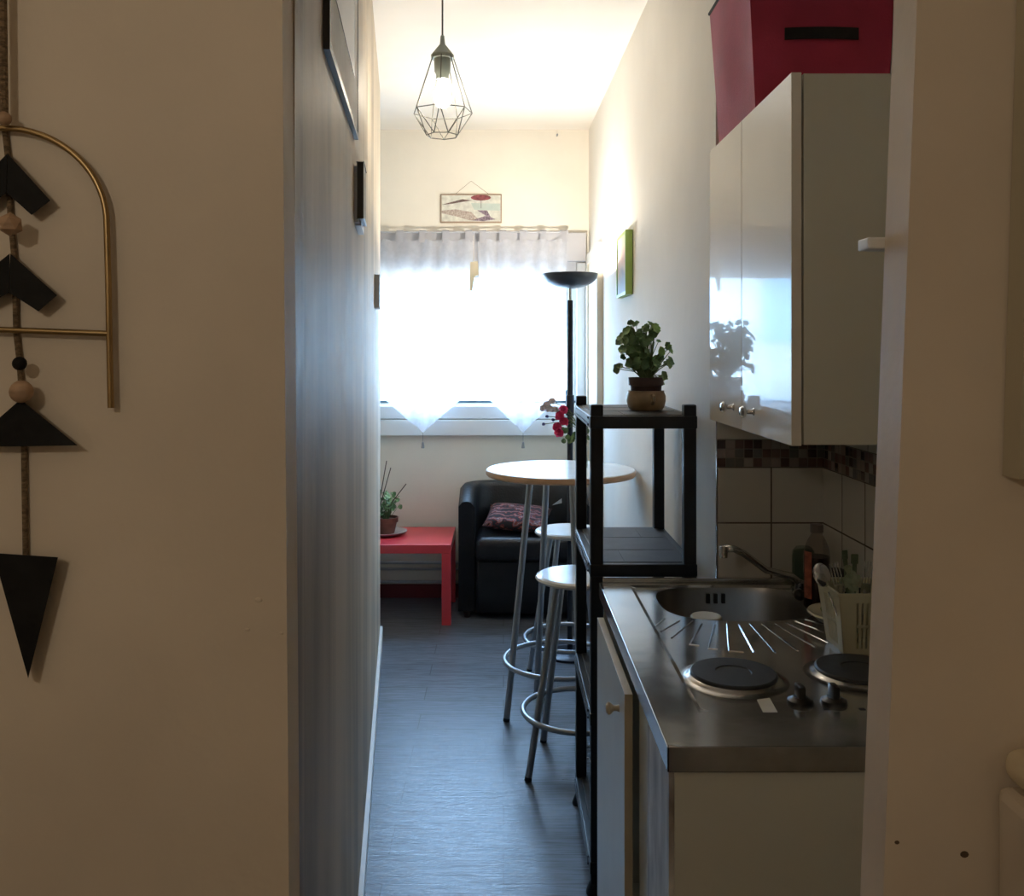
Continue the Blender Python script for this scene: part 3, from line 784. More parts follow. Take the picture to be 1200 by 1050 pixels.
for (ox, oy), (ix, iy) in zip(outer, inner):
    ft = (oy-ay0)/(ay1-ay0); zt_ = .665+.085*min(1, max(0, (ft-.2)/.5)); 
    mx_, my_ = (ox+ix)/2, (oy+iy)/2
    secs.append([b.verts.new(p) for p in ((ox, oy, .035), (ox, oy, zt_-.03), (ox*.75+ix*.25, oy*.75+iy*.25, zt_-.004), (mx_, my_, zt_), (ox*.25+ix*.75, oy*.25+iy*.75, zt_-.006), (ix, iy, zt_-.035), (ix, iy, .30), (ix, iy, .035))])
for s0, s1 in zip(secs[:-1], secs[1:]):
    for k in range(8): b.faces.new((s0[k], s0[(k+1) % 8], s1[(k+1) % 8], s1[k]))
b.faces.new(secs[0][::-1]); b.faces.new(secs[-1])
obj('shell', b, M['leather'], ac, math.radians(50))
b = nb(); box(b, ax0+.10, ax1-.10, ay0+.07, ay1-.10, .03, .345, .025, 3); obj('base', b, M['leather'], ac, SM)
b = nb(); box(b, ax0+.098, ax1-.098, ay0+.03, ay1-.09, .335, .472, .045, 4)
for v in b.verts:
    if v.co.z > .43: v.co.z += .016*(1-((v.co.x-.12)/.3)**2)
obj('seat_cushion', b, M['leather'], ac, SM)
for x in (ax0+.05, ax1-.05):
    for y in (ay0+.14, ay1-.14):
        b = nb(); lathe(b, [(0, 0), (.018, 0), (.024, .036), (0, .036)], x, y, 12); obj('foot', b, M['knob_black'], ac)

def pillow(cx, cy, cz, w, h, t, mt, rotm, lab, cat, nme):
    b = nb(); nx = 14; top = []; bot = []
    for j in range(nx+1):
        r1_, r2_ = [], []
        for i in range(nx+1):
            u = i/nx*2-1; v = j/nx*2-1
            f = max(0, (1-u**4)*(1-v**4))**.5
            pin = 1-.06*(1-abs(u)**2)*(abs(v)**4)
            pin2 = 1-.06*(1-abs(v)**2)*(abs(u)**4)
            x = u*w/2*pin2; y = v*h/2*pin; z = t/2*f
            if i in (0, nx) or j in (0, nx):
                vv = b.verts.new((x, y, 0)); r1_.append(vv); r2_.append(vv)
            else:
                r1_.append(b.verts.new((x, y, z))); r2_.append(b.verts.new((x, y, -z)))
        top.append(r1_); bot.append(r2_)
    for j in range(nx):
        for i in range(nx):
            b.faces.new((top[j][i], top[j][i+1], top[j+1][i+1], top[j+1][i])); b.faces.new((bot[j][i], bot[j+1][i], bot[j+1][i+1], bot[j][i+1]))
    o = obj(nme, b, mt, None, True, origin=(0, 0, 0)); o.location = (cx, cy, cz); o.rotation_euler = rotm
    return tag(o, lab, cat)
pillow(.085, 5.40, .562, .38, .30, .085, M['cushion'], (.26, .06, -.14), 'dark patterned cushion with red zigzags lying on the armchair seat', 'cushion', 'patterned_cushion')
# pale folded cloth over the chair back corner
b = nb(); pts = [(647, 592), (668, 577), (690, 570), (690, 584), (668, 588), (656, 590)]
fr = [b.verts.new(P(x, y, 5.568)) for x, y in pts]; bk = [b.verts.new(P(x, y, 5.568)+Vector((.0, .02, -.004))) for x, y in pts]
b.faces.new(fr); b.faces.new(bk[::-1])
for i in range(6): b.faces.new((fr[i], bk[i], bk[(i+1) % 6], fr[(i+1) % 6]))
ob = tag(obj('folded_cloth', b, M['pale_cloth']), 'pale blue folded cloth tucked against the backrest of the black armchair', 'cloth')

# ------------------------------------------------------------------ bar table
BX, BY, BZ, BR = .243, 3.87, 1.045, .318
bt = thing('bar_table', 'tall round bar table with white top and beech edge against the right wall', 'table', (BX, BY, 0))
b = nb(); lathe(b, [(0, BZ), (BR-.006, BZ), (BR-.004, BZ-.002), (0, BZ-.003)], BX, BY, 64); obj('tabletop', b, M['wood_white'], bt, SM)
b = nb(); lathe(b, [(0, BZ-.003), (BR-.003, BZ-.003), (BR, BZ-.008), (BR, BZ-.020), (BR-.006, BZ-.026), (0, BZ-.026)], BX, BY, 64); obj('table_edge', b, M['wood_edge'], bt, SM)
for k, a_ in enumerate((197, 113, -73, 17)):
    a_ = math.radians(a_); b = nb()
    tube(b, [(BX+.24*math.cos(a_), BY+.24*math.sin(a_), .012), (BX+.135*math.cos(a_), BY+.135*math.sin(a_), BZ-.027)], .0135, 12); obj('leg', b, M['grey_tube'], bt, SM)
    b = nb(); tube(b, [(BX+.242*math.cos(a_), BY+.242*math.sin(a_), 0), (BX+.239*math.cos(a_), BY+.239*math.sin(a_), .013)], .0145, 12); obj('foot_cap', b, M['black_plastic'], bt, SM)
b = nb(); tube(b, circ(BX, BY, .235, .238, 48), .0105, 10, closed=True); obj('foot_ring', b, M['grey_tube'], bt, True)
b = nb(); tube(b, circ(BX, BY, BZ-.04, .13, 40), .010, 8, closed=True); obj('top_ring', b, M['grey_tube'], bt, True)

# ------------------------------------------------------------------ stools
def make_stool(x, y, lab):
    t = thing('bar_stool', lab, 'stool', (x, y, 0), 'bar stools by the round table')
    z = .712
    b = nb(); lathe(b, [(0, z), (.150, z), (.162, z-.005), (.166, z-.013), (.160, z-.021), (.14, z-.024), (0, z-.024)], x, y, 48); obj('seat', b, M['wood_white'], t, math.radians(15))
    for a_ in (213, 123, 33, -57):
        a_ = math.radians(a_)
        b = nb(); tube(b, [(x+.232*math.cos(a_), y+.232*math.sin(a_), .01), (x+.105*math.cos(a_), y+.105*math.sin(a_), z-.025)], .0125, 12); 
        lg = obj('leg', b, M['grey_tube'], t, SM)
        b = nb(); tube(b, [(x+.235*math.cos(a_), y+.235*math.sin(a_), 0), (x+.232*math.cos(a_), y+.232*math.sin(a_), .012)], .0135, 12); obj('foot_cap', b, M['black_plastic'], lg, SM)
    b = nb(); tube(b, circ(x, y, .205, .212, 44), .0105, 10, closed=True); obj('foot_ring', b, M['grey_tube'], t, True)
    return t
st = make_stool(.285, 3.40, 'bar stool with round white seat in front of the tall table, nearest the shelf')
dup(st, (.312, 4.26, 0), 'bar stool with round white seat behind the tall table, nearest the armchair', math.radians(20))

# ------------------------------------------------------------------ vase and flowers
vx, vy = P(682, 0, 3.9).x, 3.90
b = nb(); lathe(b, [(0, BZ+.001), (.024, BZ+.001), (.026, BZ+.02), (.021, BZ+.10), (.028, BZ+.18), (.026, BZ+.18), (.019, BZ+.10), (.022, BZ+.01), (0, BZ+.01)], vx, vy, 24)
tag(obj('glass_vase', b, M['vase_glass'], None, SM), 'slim clear glass vase standing on the tall round table', 'vase')
bq = thing('flower_bouquet', 'bouquet of pink and white flowers leaning out of the vase on the tall table', 'flowers', (vx, vy, BZ+.012))
b = nb(); heads = [(656, 487, 'pink'), (653, 500, 'pink'), (660, 480, 'pink'), (641, 474, 'white_petal'), (647, 470, 'white_petal'), (650, 480, 'white_petal'), (637, 478, 'white_petal'), (644, 479, 'white_petal'), (661, 494, 'pink'), (655, 507, 'pink'), (641, 488, 'lilac'), (648, 492, 'lilac'), (637, 497, 'lilac'), (681, 503, 'white_petal'), (686, 508, 'lilac')]
for (hx, hy, c) in heads:
    e_ = P(hx, hy, vy-.01); tube(b, [(vx, vy, BZ+.015), (vx-.004, vy, BZ+.16), (Vector((vx, vy, BZ+.19))+e_)/2+Vector((.01, 0, .01)), e_], .0016, 5)
obj('stems', b, M['stem'], bq)
b = nb()
for k in range(12):
    c = P(random.uniform(655, 690), random.uniform(500, 522), vy+random.uniform(-.02, .02)); leaf(b, c, (random.uniform(-1, 1), -1, random.uniform(-.3, 1)), random.uniform(.008, .016), 2)
obj('leaves', b, M['leaf'], bq)
for (hx, hy, c) in heads:
    b = nb(); ctr = P(hx, hy, vy-.015); sphere(b, ctr, .012 if c != 'lilac' else .006, 12); R_ = .028 if c != 'lilac' else .010
    if c == 'white_petal': R_ = .023
    for k in range(24):
        a_ = random.uniform(0, 2*PI); e_ = random.uniform(-.6, 1.2)
        dn = Vector((math.cos(a_)*math.cos(e_), -abs(math.sin(a_)*math.cos(e_)), math.sin(e_)))
        leaf(b, ctr+dn*R_*.55, dn+Vector((0, 0, .3)), R_*.42, 2, .35)
    obj('blossom', b, M[c], bq)

# ------------------------------------------------------------------ black shelving unit
sx0, sx1, sy0, sy1 = .247, .547, 2.575, 3.125
sh = thing('shelving_unit', 'tall black plastic shelving unit behind the kitchen worktop', 'shelf', ((sx0+sx1)/2, (sy0+sy1)/2, 0))
pw = .036
for (x, y) in ((sx0, sy0), (sx1-pw, sy0), (sx0, sy1-pw), (sx1-pw, sy1-pw)):
    b = nb(); box(b, x, x+pw, y, y+pw, .03, 1.392, .004); obj('post', b, M['black_plastic'], sh)
    b = nb(); lathe(b, [(0, 0), (.030, 0), (.030, .006), (.019, .035), (0, .035)], x+pw/2, y+pw/2, 16); obj('foot', b, M['black_plastic'], sh, SM)
for z in (.10, .52, .942, 1.362):
    o_ = .002
    b = nb()
    for (a0, a1, c0, c1) in ((sx0-o_, sx1+o_, sy0-o_, sy0+.024), (sx0-o_, sx1+o_, sy1-.024, sy1+o_), (sx0-o_, sx0+.020, sy0+.024, sy1-.024), (sx1-.020, sx1+o_, sy0+.024, sy1-.024)):
        box(b, a0, a1, c0, c1, z-.038, z-.002, .003)
    box(b, sx0-.006, sx0-o_, sy0+.04, sy1-.04, z-.012, z-.006); box(b, sx0-.006, sx0-o_, sy0+.04, sy1-.04, z-.032, z-.026)
    tr = obj('shelf_frame', b, M['black_plastic'], sh)
    b = nb(); box(b, sx0+.018, sx1-.018, sy0+.022, sy1-.022, z-.010, z, .002)
    for k in range(1, 3):
        yk = sy0+(sy1-sy0)*k/3; box(b, sx0+.03, sx1-.03, yk-.0010, yk+.0010, z, z+.0006)
        xk = sx0+(sx1-sx0)*k/3; box(b, xk-.0008, xk+.0008, sy0+.04, yk-.002, z, z+.0006) if k == 1 else box(b, xk-.0008, xk+.0008, yk+.002, sy1-.04, z, z+.0006)
    obj('shelf_board', b, M['shelf_top'], sh)

# geranium on the shelf
gx_, gy_ = P(757, 0, 2.80).x, 2.80; gz = 1.363
ge = thing('potted_geranium', 'bushy green geranium in beige ceramic pot on top of the shelving unit', 'plant', (gx_, gy_, gz))
b = nb(); lathe(b, [(0, gz), (.046, gz), (.055, gz+.008), (.060, gz+.028), (.060, gz+.044), (.055, gz+.056), (.056, gz+.060), (.050, gz+.060), (.050, gz+.010), (0, gz+.010)], gx_, gy_, 36)
cp = obj('ceramic_pot', b, M['beige_pot'], ge, SM)
b = nb(); tube(b, [(gx_+.010, gy_-.060, gz+.048), (gx_+.012, gy_-.072, gz+.043), (gx_+.012, gy_-.074, gz+.032), (gx_+.010, gy_-.060, gz+.022)], .006, 8); obj('pot_lug', b, M['beige_pot'], cp, SM)
b = nb(); lathe(b, [(0, gz+.012), (.043, gz+.012), (.048, gz+.075), (.053, gz+.076), (.054, gz+.100), (.049, gz+.100), (.047, gz+.088), (0, gz+.088)], gx_, gy_, 32); obj('inner_pot', b, M['brown_pot'], ge, SM)
b = nb(); lathe(b, [(0, gz+.092), (.047, gz+.089), (.047, gz+.086), (0, gz+.086)], gx_, gy_, 24); obj('soil', b, M['soil'], ge)
stm = nb(); lf = nb(); lf2 = nb()
clusters = [(737, 388, 8, .018, 'd'), (741, 377, 3, .012, 'd'), (729, 397, 4, .017, 'd'), (766, 384, 5, .017, 'l'), (757, 384, 5, .010, 'd'), (777, 411, 3, .014, 'l'), (784, 409, 4, .012, 'l'), (784, 424, 4, .018, 'd'), (775, 420, 3, .010, 'd'),
            (727, 430, 2, .017, 'd'), (729, 418, 1, .010, 'd'), (730, 408, 4, .015, 'l'), (777, 443, 3, .019, 'd'), (764, 430, 8, .020, 'd'), (767, 422, 5, .016, 'd'), (742, 400, 12, .017, 'd'), (750, 395, 12, .015, 'd'), (757, 400, 10, .014, 'd'),
            (746, 410, 12, .018, 'd'), (740, 413, 8, .019, 'd'), (757, 415, 7, .014, 'd'), (738, 425, 6, .015, 'd'), (745, 428, 6, .014, 'd'), (752, 390, 6, .011, 'd'), (762, 396, 6, .009, 'd'), (735, 398, 6, .015, 'd'), (774, 400, 1, .009, 'd'), (758, 424, 6, .017, 'd')]
base = Vector((gx_, gy_, gz+.09))
for (lx, ly, cnt, r, kk) in clusters:
    for k in range(cnt):
        c = P(lx+random.gauss(0, 2.2), ly+random.gauss(0, 2.2), gy_+random.uniform(-.045, .045)*(1 if cnt > 2 else .3))
        nd = Vector((random.uniform(-.7, .7)+(c.x-gx_)*8, -.8+random.uniform(-.4, .5), random.uniform(-.1, 1)))
        leaf(lf2 if (kk == 'l' and k % 2 == 0) else lf, c, nd, r*random.uniform(.75, 1.0), 5)
        if k < 3:
            md_ = (base+c)/2+Vector((random.uniform(-.01, .01), 0, .01))
            tube(stm, [base+Vector((random.uniform(-.012, .012), random.uniform(-.01, .01), 0)), md_, c-nd.normalized()*r*.2], [.0028, .0018, .0010], 5)
for k in range(4):
    tube(stm, [base+Vector((-.012+.008*k, 0, -.004)), base+Vector((-.018+.010*k, -.005, .06)), base+Vector((-.03+.018*k, 0, .12))], [.006, .005, .003], 7)
obj('stems', stm, M['stem'], ge, SM); obj('foliage', lf, M['leaf'], ge); obj('young_leaves', lf2, M['leaf_light'], ge)

# cable loop on the floor behind the shelf
b = nb(); pts = []
cc = Vector((.326, 3.478, 0))
for k in range(40):
    a_ = k/39*2*PI*1.8; pts.append((cc.x+.030*math.cos(a_)+.004*k/39, cc.y+.055*math.sin(a_), .006+.006*k/39))
tube(b, pts, .003, 6); tag(obj('cable', b, M['cable'], None, SM), 'loose loop of white cable on the floor behind the shelving unit', 'cable')

# ------------------------------------------------------------------ kitchenette
KX0, KX1, KY0, KY1, KZ = .265, .886, 1.47, 2.528, .903
wt = thing('worktop', 'stainless steel kitchenette worktop with sink and two hotplates', 'worktop', ((KX0+KX1)/2, 2.0, KZ-.04))
bcx, bcy = .590, 2.335; bw, bd_ = .385, .325     # sink bowl
RX0, RX1, RY0, RY1 = .345, .868, 1.61, 2.49      # pressed recess, 3 mm lower
ZR = KZ-.0045
def superell(a, w_, d_, p): 
    c, s = math.cos(a), math.sin(a)
    return (bcx+w_/2*abs(c)**(2/p)*(1 if c >= 0 else -1), bcy+d_/2*abs(s)**(2/p)*(1 if s >= 0 else -1))
NB = 64
def rect_pt(a, x0, x1, y0, y1):
    # point on a rectangle in the direction a from the bowl centre
    c, s = math.cos(a), math.sin(a); t = 1e9
    if c > 1e-9: t = min(t, (x1-bcx)/c)
    if c < -1e-9: t = min(t, (x0-bcx)/c)
    if s > 1e-9: t = min(t, (y1-bcy)/s)
    if s < -1e-9: t = min(t, (y0-bcy)/s)
    return (bcx+c*t, bcy+s*t)
angs = sorted(set([2*PI*k/NB for k in range(NB)]+[math.atan2(y-bcy, x-bcx) % (2*PI) for x in (RX0, RX1) for y in (RY0, RY1)]+[math.atan2(y-bcy, x-bcx) % (2*PI) for x in (KX0, KX1) for y in (KY0, KY1)]))
b = nb(); R1, R2, R3, R4 = [], [], [], []
for a_ in angs:
    x, y = superell(a_, bw, bd_, 2.9); R1.append(b.verts.new((x, y, ZR)))
    x, y = rect_pt(a_, RX0+.010, RX1-.010, RY0+.010, RY1-.010); R2.append(b.verts.new((x, y, ZR)))
    x, y = rect_pt(a_, RX0, RX1, RY0, RY1); R3.append(b.verts.new((x, y, KZ)))
    x, y = rect_pt(a_, KX0+.002, KX1, KY0+.002, KY1); R4.append(b.verts.new((x, y, KZ)))
na = len(angs)
for A, B in ((R1, R2), (R2, R3), (R3, R4)):
    for k in range(na):
        k2 = (k+1) % na; 
        if (A[k].co-B[k].co).length > 1e-6: b.faces.new((A[k], A[k2], B[k2], B[k]))
obj('steel_top', b, M['steel'], wt)
b = nb()
box(b, KX0, KX0+.004, KY0, KY1, KZ-.042, KZ-.0005, .0012); box(b, KX0, KX1, KY0, KY0+.004, KZ-.042, KZ-.0005, .0012)
obj('front_edge', b, M['steel_edge'], wt)
b = nb(); box(b, KX0+.01, KX1, KY1-.012, KY1, KZ, KZ+.012, .002); obj('upstand', b, M['steel'], wt)
# bowl
b = nb(); rings = []
for (s, z) in ((1.0, ZR), (.992, ZR-.006), (.975, ZR-.02), (.95, ZR-.10), (.90, ZR-.128), (.78, ZR-.136), (.25, ZR-.140)):
    rings.append([b.verts.new((*superell(2*PI*k/64, bw*s, bd_*s, 2.9), z)) for k in range(64)])
for A, B in zip(rings[:-1], rings[1:]):
    for k in range(64): b.faces.new((A[k], A[(k+1) % 64], B[(k+1) % 64], B[k]))
b.faces.new(rings[-1][::-1])
bo = obj('sink_bowl', b, M['steel_bowl'], wt, SM)
b = nb()
for k in range(3): 
    x = P(829+k*9, 0, 2.47).x; box(b, x, x+.011, bcy+bd_/2*.955-.006, bcy+bd_/2*.955+.004, ZR-.045, ZR-.018, .002)
obj('overflow_slot', b, M['knob_black'], bo)
# draining board ribs fanning out from the bowl
b = nb()
def onz(px, py, z): d = (H-z)*F/(py-PY); return Vector(((px-PX)/F*d, d, z))
for (u0, v0, u1, v1, tail) in ((290, 340, 250, 372, 0), (345, 350, 275, 390, 0), (395, 350, 315, 415, 0), (430, 362, 383, 440, 37), (480, 365, 455, 455, 35), (525, 362, 533, 465, 55), (570, 365, 627, 470, 0), (615, 362, 710, 470, 0),
                         (660, 362, 793, 463, 0), (710, 362, 860, 450, 0), (750, 358, 910, 435, 0), (785, 352, 945, 412, 0), (822, 345, 960, 385, 0)):
    p0 = onz(690+u0/3.243, 620+v0/3.243, ZR-.0005); p1 = onz(690+u1/3.243, 620+v1/3.243, ZR-.0005)
    pl_ = [p0, p1]
    if tail: pl_.append(onz(690+(u1+tail)/3.243, 620+(v1+4)/3.243, ZR-.0005))
    tube(b, pl_, .0024, 6)
obj('drainer_ribs', b, M['chrome'], wt, SM)
# hotplates
def burner(x, y, r):
    t = nb(); lathe(t, [(r+.022, ZR), (r+.012, ZR+.001), (r+.006, ZR+.004), (r+.002, ZR+.008), (r-.002, ZR+.009)], x, y, 48); rm = obj('hotplate_rim', t, M['steel_edge'], wt, SM)
    t = nb(); lathe(t, [(r, ZR+.004), (r, ZR+.012), (r-.003, ZR+.015), (r*.42, ZR+.015), (r*.40, ZR+.0130), (0, ZR+.0130)], x, y, 48); obj('hotplate', t, M['plate_black'], rm, SM)
burner(.452, 1.788, .084); burner(.708, 1.812, .084)
for x in (.543, .605):
    b = nb(); y = 1.665
    lathe(b, [(0, ZR), (.024, ZR), (.023, ZR+.006), (.015, ZR+.010), (.013, ZR+.012), (0, ZR+.012)], x, y, 28)
    obox(b, (x, y, ZR+.022), (1, 0, 0), (0, 1, 0), (0, 0, 1), .014, .030, .024, .004)
    obj('hob_knob', b, M['knob_black'], wt, SM)
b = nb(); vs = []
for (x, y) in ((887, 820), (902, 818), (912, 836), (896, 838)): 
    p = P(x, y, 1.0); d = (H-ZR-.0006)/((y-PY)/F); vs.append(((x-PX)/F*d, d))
prism(b, vs, ZR+.0002, ZR+.0010); obj('pale_patch', b, M['pale_patch'], wt)  # small pale flat patch lying just above the pressed steel
for x in (.575, .64):
    b = nb(); box(b, x, x+.010, 1.632, 1.640, ZR, ZR+.0008); obj('hob_mark', b, M['knob_black'], wt)

# white cup standing upside down in the bowl
b = nb(); cx_, cy_ = P(829, 0, 2.25).x, 2.262; zb = ZR-.1385
lathe(b, [(0, zb), (.036, zb), (.034, zb+.06), (.038, zb+.112), (.0385, zb+.123), (.036, zb+.126), (0, zb+.126)], cx_, cy_, 32)
tag(obj('cream_cup', b, M['cream_dish'], None, SM), 'cream cup turned upside down in the sink bowl', 'cup')

# tap
fx, fy = .788, 2.405
tp = thing('tap', 'chrome kitchen tap with long spout rising over the sink', 'tap', (fx, fy, ZR))
b = nb(); lathe(b, [(0, ZR), (.024, ZR), (.024, ZR+.006), (.018, ZR+.010), (.018, ZR+.035), (.012, ZR+.040), (0, ZR+.042)], fx, fy, 24); obj('tap_body', b, M['chrome'], tp, SM)
e_ = P(851, 643, 2.33)
b = nb(); tube(b, [(fx, fy, ZR+.030), (fx-.03, fy-.012, ZR+.052), P(898, 668, 2.38), P(872, 649, 2.34), P(860, 643, 2.33), P(848, 643, 2.33)], [.011, .010, .009, .009, .009, .009], 12); obj('spout', b, M['steel'], tp, True)
b = nb(); lathe(b, [(0, e_.z-.022), (.010, e_.z-.022), (.011, e_.z-.004), (.010, e_.z+.006), (0, e_.z+.008)], P(848, 0, 2.33).x, 2.33, 16); obj('aerator', b, M['chrome'], tp, SM)
b = nb(); tube(b, [(fx-.012, fy-.016, ZR+.014), (fx-.020, fy-.045, ZR+.016)], .009, 12); sphere(b, (fx-.022, fy-.052, ZR+.014), .015, 14); obj('tap_handle', b, M['knob_black'], tp, True)

# upside-down green tumbler, bottle, dish, basket
b = nb(); gx2, gy2 = .818, 2.492-.012; z0 = KZ
lathe(b, [(.0, KZ+.108), (.020, KZ+.107), (.029, KZ+.096), (.031, KZ+.08), (.031, KZ+.001), (.029, KZ+.001), (.029, KZ+.08), (.026, KZ+.096), (.0, KZ+.103)], gx2, gy2, 28)
tag(obj('glass_tumbler', b, M['tumbler_glass'], None, SM), 'dark greenish tumbler standing upside down behind the tap', 'glass')
bx_, by_ = .787, 2.285; z0 = ZR
bo2 = thing('drink_bottle', 'clear plastic bottle of dark drink with orange label beside the sink', 'bottle', (bx_, by_, z0))
b = nb(); lathe(b, [(0, z0), (.028, z0), (.032, z0+.005), (.0325, z0+.13), (.030, z0+.15), (.022, z0+.170), (.014, z0+.185), (.0135, z0+.198), (0, z0+.198)], bx_, by_, 28); obj('bottle_body', b, M['bottle_glass'], bo2, SM)
b = nb(); lathe(b, [(0, z0+.002), (.027, z0+.002), (.0305, z0+.006), (.0310, z0+.130), (0, z0+.130)], bx_, by_, 28); obj('drink', b, M['cola'], bo2, SM)
b = nb()
la = []
for k in range(9):
    a_ = math.radians(190+5*k); la.append((bx_+.0335*math.cos(a_), by_+.0335*math.sin(a_)))
for (xa, ya), (xb, yb) in zip(la[:-1], la[1:]):
    vs = [b.verts.new((xa, ya, z0+.028)), b.verts.new((xb, yb, z0+.028)), b.verts.new((xb, yb, z0+.145)), b.verts.new((xa, ya, z0+.145))]; b.faces.new(vs)
obj('label_sleeve', b, M['label_orange'], bo2, True)
b = nb(); lathe(b, [(0, z0+.190), (.016, z0+.190), (.016, z0+.208), (.015, z0+.210), (0, z0+.210)], bx_, by_, 20); obj('cap', b, M['cap'], bo2, SM)

dx, dy = .796, 2.135
b = nb(); lathe(b, [(0, ZR+.001), (.035, ZR+.001), (.055, ZR+.012), (.076, ZR+.028), (.080, ZR+.030), (.078, ZR+.034), (.072, ZR+.033), (.05, ZR+.017), (0, ZR+.009)], dx, dy, 36)
tag(obj('cream_dish', b, M['cream_dish'], None, SM), 'shallow cream dish holding a sponge, beside the cutlery basket', 'dish')
b = nb(); sphere(b, (dx, dy, ZR+.036), .05, 20, .018); tag(obj('sponge', b, M['cream_rag'], None, True), 'olive green sponge lying in the cream dish', 'sponge')
b = nb(); sphere(b, (0, 0, 0), .052, 24, .020); o = obj('dark_lid', b, M['dark_bowl'], None, True, origin=(0, 0, 0)); o.location = (dx+.006, dy+.030, ZR+.082); o.rotation_euler = (.9, 0, .2)
tag(o, 'dark navy rounded lid leaning on the sponge dish behind the basket', 'lid')

# cutlery basket, tapering to its foot, with upright slots
kx, ky = .775, 1.985; bw0, bw1, bh = .052, .068, .133
bk_ = thing('cutlery_basket', 'cream plastic basket with upright slots holding cutlery by the hob', 'basket', (kx, ky, ZR))
def bpt(s, t, z): # side s, along t -1..1
    w_ = bw0+(bw1-bw0)*z/bh
    c = [(t*w_, -w_), (w_, t*w_), (-t*w_, w_), (-w_, -t*w_)][s]
    return Vector((kx+c[0], ky+c[1], ZR+z))
def quadbar(bm, s, t0, t1, z0_, z1_, th=.0025):
    o = [bpt(s, t0, z0_), bpt(s, t1, z0_), bpt(s, t1, z1_), bpt(s, t0, z1_)]
    nn_ = [Vector((0, 1, 0)), Vector((-1, 0, 0)), Vector((0, -1, 0)), Vector((1, 0, 0))][s]*th
    f = [bm.verts.new(p) for p in o]; k_ = [bm.verts.new(p+nn_) for p in o]
    bm.faces.new(f); bm.faces.new(k_[::-1])
    for i in range(4): bm.faces.new((f[i], k_[i], k_[(i+1) % 4], f[(i+1) % 4]))
b = nb()
for s in range(4):
    quadbar(b, s, -1, 1, 0.0, .012); quadbar(b, s, -1, 1, .112, bh); quadbar(b, s, -1, -.55, .012, .112); quadbar(b, s, .55, 1, .012, .112)
    quadbar(b, s, -.55, .55, .058, .064)
    for k in range(7):
        t0 = -.55+1.1*k/6.6; quadbar(b, s, t0, t0+.09, .012, .112)
obj('basket_wall', b, M['basket'], bk_)
b = nb()
for s in range(4): quadbar(b, s, -1.04, 1.04, bh-.006, bh, -.004)
obj('rim', b, M['basket'], bk_)
b = nb(); box(b, kx-bw0, kx+bw0, ky-bw0, ky+bw0, ZR+.0005, ZR+.004); obj('basket_bottom', b, M['basket'], bk_)

def fork(top, foot, lab):
    top = Vector(top); foot = Vector(foot); up = (top-foot).normalized(); sd = Vector((1, 0, 0)); sd = (sd-up*sd.dot(up)).normalized(); fr_ = up.cross(sd)
    b = nb(); L_ = (top-foot).length
    t = thing('fork', lab, 'fork', foot)
    obox(b, foot+up*(L_-.075)/2, sd, fr_, up, .007, .002, L_-.075, .0008); obj('handle', b, M['chrome'], t)
    b = nb(); obox(b, foot+up*(L_-.058), sd, fr_, up, .022, .002, .020, .0008)
    for k in range(4): obox(b, foot+up*(L_-.025)+sd*(-.0095+.0063*k), sd, fr_, up, .0026, .0018, .050, .0006)
    obox(b, foot+up*(L_-.072), sd, fr_, up, .011, .002, .012, .0008)
    obj('tines', b, M['chrome'], t)
fork(P(977, 660, 1.97), (.762, 1.985, ZR+.010), 'steel fork leaning in the middle of the cutlery basket')
fork(P(1019, 658, 1.97), (.770, 1.975, ZR+.010), 'steel fork at the right side of the cutlery basket')
sp = thing('spoon', 'steel spoon leaning out at the left of the cutlery basket', 'spoon', (.745, 1.95, ZR+.010))
ft_ = Vector((.745, 1.955, ZR+.008)); tp_ = P(961, 668, 1.94)
up = (tp_-ft_).normalized(); 
b = nb(); tube(b, [ft_, ft_+(tp_-ft_)*.72], [.0035, .0022], 8); obj('handle', b, M['chrome'], sp, SM)
b = nb(); sphere(b, (0, 0, 0), .018, 18, .028)
sdv = (Vector((1, 0, 0))-up*up.x).normalized(); frv = up.cross(sdv)
for v in b.verts: v.co = sdv*v.co.x+frv*v.co.y*.25+up*v.co.z
bmesh.ops.translate(b, verts=b.verts, vec=tp_-up*.012); obj('spoon_bowl', b, M['chrome'], sp, True)
def paddle(px, py, pw_, ph_, foot, mt, lab, nme, d=1.99):
    t = thing(nme, lab, 'utensil', foot); hd = P(px, py, d); foot = Vector(foot); up = (hd-foot).normalized(); sd = Vector((1, 0, 0)); sd = (sd-up*sd.dot(up)).normalized(); fr_ = up.cross(sd)
    b = nb(); tube(b, [foot, hd], [.004, .005], 8); obj('handle', b, mt, t, SM)
    b = nb(); obox(b, hd, sd, fr_, up, pw_, .004, ph_, .0018); obj('head', b, mt, t)
paddle(990, 650, .013, .020, (.765, 2.0, ZR+.01), M['green_plastic'], 'green plastic utensil with small rounded head, left of the square one, in the basket', 'salad_server')
paddle(1001.5, 655, .016, .022, (.772, 2.005, ZR+.01), M['green_plastic'], 'green plastic utensil with squarish head in the cutlery basket', 'spatula', 2.0)
b = nb()
for (x, y, r) in ((990, 683, .012), (997, 676, .014), (1000, 686, .013), (994, 667, .010), (985, 688, .010), (1003, 678, .010)):
    leaf(b, P(x, y, 1.98), (random.uniform(-.6, .6), -1, .3), r, 3)
b2 = tube(b, [P(996, 665, 1.985), (.768, 1.985, ZR+.03)], .005, 8)
tag(obj('green_brush', b, M['pale_green']), 'pale green leafy shaped dish brush among the cutlery in the basket', 'brush')

